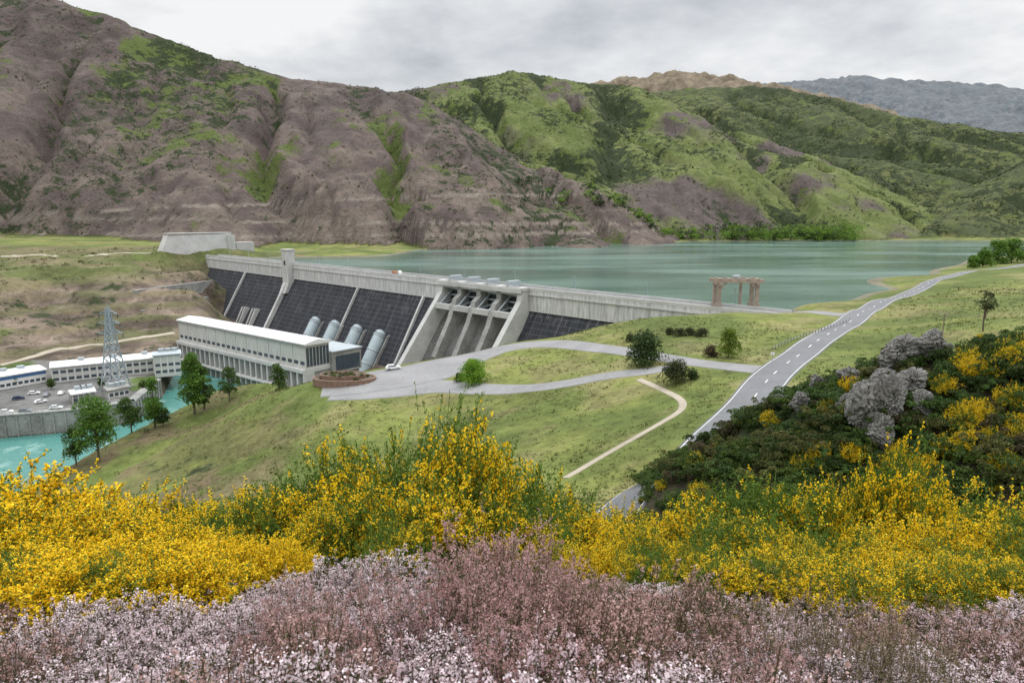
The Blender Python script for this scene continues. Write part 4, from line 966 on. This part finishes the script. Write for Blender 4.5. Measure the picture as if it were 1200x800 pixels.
for px,py in [(1110,470),(1140,450),(1170,440),(1190,470),(1150,490),(1120,500),(1180,420),(1160,410),(1195,430),(1130,430),(1100,540),(1140,540),(1180,520),(1085,560),(1050,560),(890,510),(1195,500),(1165,560)]:
    p=drop(px+rng.uniform(-12,12),py+rng.uniform(-10,10));h=rng.uniform(1.6,2.5)
    link('broom_bush',BR[int(rng.choice([0,1,2,4]))],(p[0],p[1],p[2]-.1),rot=(0,0,rng.uniform(0,6)),sc=(h,h,h))
def rock(px,py,sx,sy,sz,seed,lift=0.):
    p=drop(px,py);bm=bmesh.new();bmesh.ops.create_icosphere(bm,subdivisions=5,radius=1.)
    o=Vector((seed*3.7,seed*1.3,seed*7.1));r=np.random.default_rng(seed+100)
    PN=r.normal(size=(16,3));PN/=np.linalg.norm(PN,axis=1)[:,None];PO=r.uniform(.55,.95,16)
    for v_ in bm.verts:
        c_=v_.co.copy();dt=PN@np.array(c_)
        R=1.05
        for dq,po in zip(dt,PO):
            if dq>.2:R=min(R,po/dq)
        d=mnoise.noise(c_*1.7+o)*.12-abs(mnoise.noise(Vector((c_.x*1.5,c_.y*1.5,c_.z*6))+o))*.16
        vor=mnoise.voronoi(c_*3.2+o)[0];d-=max(0,.14-(vor[1]-vor[0]))*1.1
        d+=mnoise.noise(c_*9+o)*.04+mnoise.noise(c_*20+o)*.02
        v_.co=c_*(R+d)
    me=bpy.data.meshes.new('rock_outcrop');bm.to_mesh(me);bm.free();me.materials.append(ROCK)
    link('rock_outcrop',me,(p[0],p[1],p[2]+lift),rot=(r.uniform(-.2,.2),r.uniform(-.2,.2),r.uniform(0,6)),sc=(sx,sy,sz))
for i,(px,py,a_,b_,c_,l) in enumerate([(1050,432,2.2,1.8,1.8,1.5),(1090,424,1.7,1.4,1.4,1.6),(1010,440,1.6,1.4,1.4,1.4),(994,456,1.2,1.2,1.4,1.2),(1034,460,1.3,1.3,1.3,1.1),(1012,498,1.7,1.6,3.0,1.7),(1042,490,1.5,1.5,2.4,1.5),(990,488,1.0,1.0,1.4,1.2),(1068,462,1.5,1.5,1.7,1.1),(1030,520,1.2,1.2,1.6,1.2),(935,488,1.0,1.0,1.4,1.2),(958,466,1.1,1.1,1.3,1.2),(1078,490,1.1,1.1,1.3,1.1),(1112,414,1.,1.,.9,1.3),(915,482,.9,.9,.9,1.)]):
    rock(px,py,a_,b_,c_,i+1,l)
rock(908,363,3.0,2.4,1.6,31,.6);rock(921,364,1.5,1.4,1.,32,.3)
pp=drop(404,446);pl=B('garden_planter',pp);zb=TZ(pp[0],pp[1])
def ring(cx,cy,a_,b_,z0,z1,th,n=40):
    V=[];F=[]
    for k in range(n):
        t=2*math.pi*k/n;c_,s_=math.cos(t),math.sin(t)
        for rr,zq in((0,z0),(0,z1),(-th,z1),(-th,z0)):V.append((cx+(a_+rr)*c_,cy+(b_+rr)*s_,zq))
    for k in range(n):
        j=(k+1)%n
        for e in range(4):F.append((k*4+e,j*4+e,j*4+(e+1)%4,k*4+(e+1)%4))
    return V,F
pl.add('stone_wall',ring(pp[0],pp[1],9.0,5.5,zb-1,zb+1.1,.5),STONE)
pl.add('stone_wall',ring(pp[0]-.5,pp[1]+.5,6.6,4.,zb-1,zb+2.0,.4),STONE)
n=32;pl.add('soil',([(pp[0]+8.6*math.cos(2*math.pi*k/n),pp[1]+5.1*math.sin(2*math.pi*k/n),zb+.9) for k in range(n)],[tuple(range(n))]),BARK)
pl.add('soil',([(pp[0]-.5+6.3*math.cos(2*math.pi*k/n),pp[1]+.5+3.7*math.sin(2*math.pi*k/n),zb+1.8) for k in range(n)],[tuple(range(n))]),BARK)
e=pl.done()
for k in range(26):
    t=rng.uniform(0,6.28);r_=rng.uniform(.2,.9);link('planting',SH[int(rng.choice([1,2,3]))],(8.*r_*math.cos(t),4.4*r_*math.sin(t),.9 if r_>.72 else 1.7),e,sc=(1.1,1.1,.7))
def pole(px,py,h,r_,mat,name='wooden_pole',arm=True):
    p=drop(px,py);o=B(name,p);o.add('shaft',tube([p-np.array([0,0,.3]),p+np.array([0,0,h])],[r_,r_*.75],8),mat)
    if arm:
        o.add('crossarm',beam(p+np.array([-.9,0,h-.4]),p+np.array([.9,0,h-.4]),.14),mat)
        for s in(-.8,0,.8):o.add('insulator',tube([p+np.array([s,0,h-.33]),p+np.array([s,0,h-.1])],.06,6),WHITE)
    o.done()
pole(1104,396,5.5,.14,WOOD)
def sign(px,py):
    p=drop(px,py);o=B('road_sign',p);o.add('post',beam(p,p+np.array([0,0,2.2]),.08),GALV);o.add('panel',beam(p+np.array([-.45,0,1.9]),p+np.array([.45,0,1.9]),.06,.6),WHITE);o.done()
sign(905,424)
fe=B('marker_post_fence',drop(940,402))
prev=None
for t in np.linspace(0,1,26):
    q=Pz(905+t*90,409-t*32+0*t,0);p=np.array([q[0],q[1],TZ(q[0],q[1])]);fe.add('post',beam(p,p+np.array([0,0,1.0]),.14),WOOD)
    if prev is not None:
        for hh in(.45,.85):fe.add('rail',beam(prev+np.array([0,0,hh]),p+np.array([0,0,hh]),.05),GALV)
    prev=p
fe.done()
# ------------------------------------------------------------ world, sun, camera
W_=bpy.data.worlds.new("World");S.world=W_;W_.use_nodes=True;n=W_.node_tree;n.nodes.clear()
out=n.nodes.new('ShaderNodeOutputWorld');b1=n.nodes.new('ShaderNodeBackground');b2=n.nodes.new('ShaderNodeBackground');mx=n.nodes.new('ShaderNodeMixShader')
sk=n.nodes.new('ShaderNodeTexSky');sk.sky_type='NISHITA';sk.sun_disc=False;sk.sun_elevation=math.radians(52);sk.sun_rotation=math.radians(25)
n.links.new(sk.outputs[0],b1.inputs[0]);b1.inputs[1].default_value=.1
tc=n.nodes.new('ShaderNodeTexCoord');sp=n.nodes.new('ShaderNodeSeparateXYZ');n.links.new(tc.outputs['Generated'],sp.inputs[0])
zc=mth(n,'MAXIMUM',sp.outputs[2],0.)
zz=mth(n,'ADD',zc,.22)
cb=n.nodes.new('ShaderNodeCombineXYZ');n.links.new(mth(n,'DIVIDE',sp.outputs[0],zz),cb.inputs[0]);n.links.new(mth(n,'DIVIDE',sp.outputs[1],zz),cb.inputs[1]);cb.inputs[2].default_value=3.7
a=nz(n,cb.outputs[0],.6,6,.55);a2=nz(n,cb.outputs[0],1.9,6,.6)
f=mth(n,'ADD',mth(n,'MULTIPLY',a,.65),mth(n,'MULTIPLY',a2,.35));f=mth(n,'MULTIPLY_ADD',mth(n,'SUBTRACT',f,.5),5.6,.66,True)
n.links.new(mixc(n,f,(.49,.52,.56),(1.,1.,1.)),b2.inputs[0])
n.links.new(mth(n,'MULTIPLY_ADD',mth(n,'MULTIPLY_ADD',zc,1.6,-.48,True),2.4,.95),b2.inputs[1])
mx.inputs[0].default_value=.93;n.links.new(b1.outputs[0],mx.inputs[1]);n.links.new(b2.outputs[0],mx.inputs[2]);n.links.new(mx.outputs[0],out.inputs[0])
sl=bpy.data.lights.new('sun','SUN');sl.energy=1.5;sl.angle=math.radians(10);sl.color=(1,.96,.9);so=bpy.data.objects.new('sun',sl);S.collection.objects.link(so)
az=math.radians(25);el=math.radians(52);dv=Vector((math.sin(az)*math.cos(el),math.cos(az)*math.cos(el),math.sin(el)));so.rotation_euler=dv.to_track_quat('Z','Y').to_euler();so.location=(0,0,300)
cd=bpy.data.cameras.new('camera');co=bpy.data.objects.new('camera',cd);S.collection.objects.link(co);co.location=(0,0,CZ);co.rotation_euler=(math.radians(90)-TH,0,0)
cd.lens=24;cd.sensor_width=36;cd.clip_start=.05;cd.clip_end=20000
cd.dof.use_dof=True;cd.dof.focus_distance=60;cd.dof.aperture_fstop=9
S.camera=co
S.view_settings.view_transform='Standard';S.view_settings.look='None';S.view_settings.exposure=0
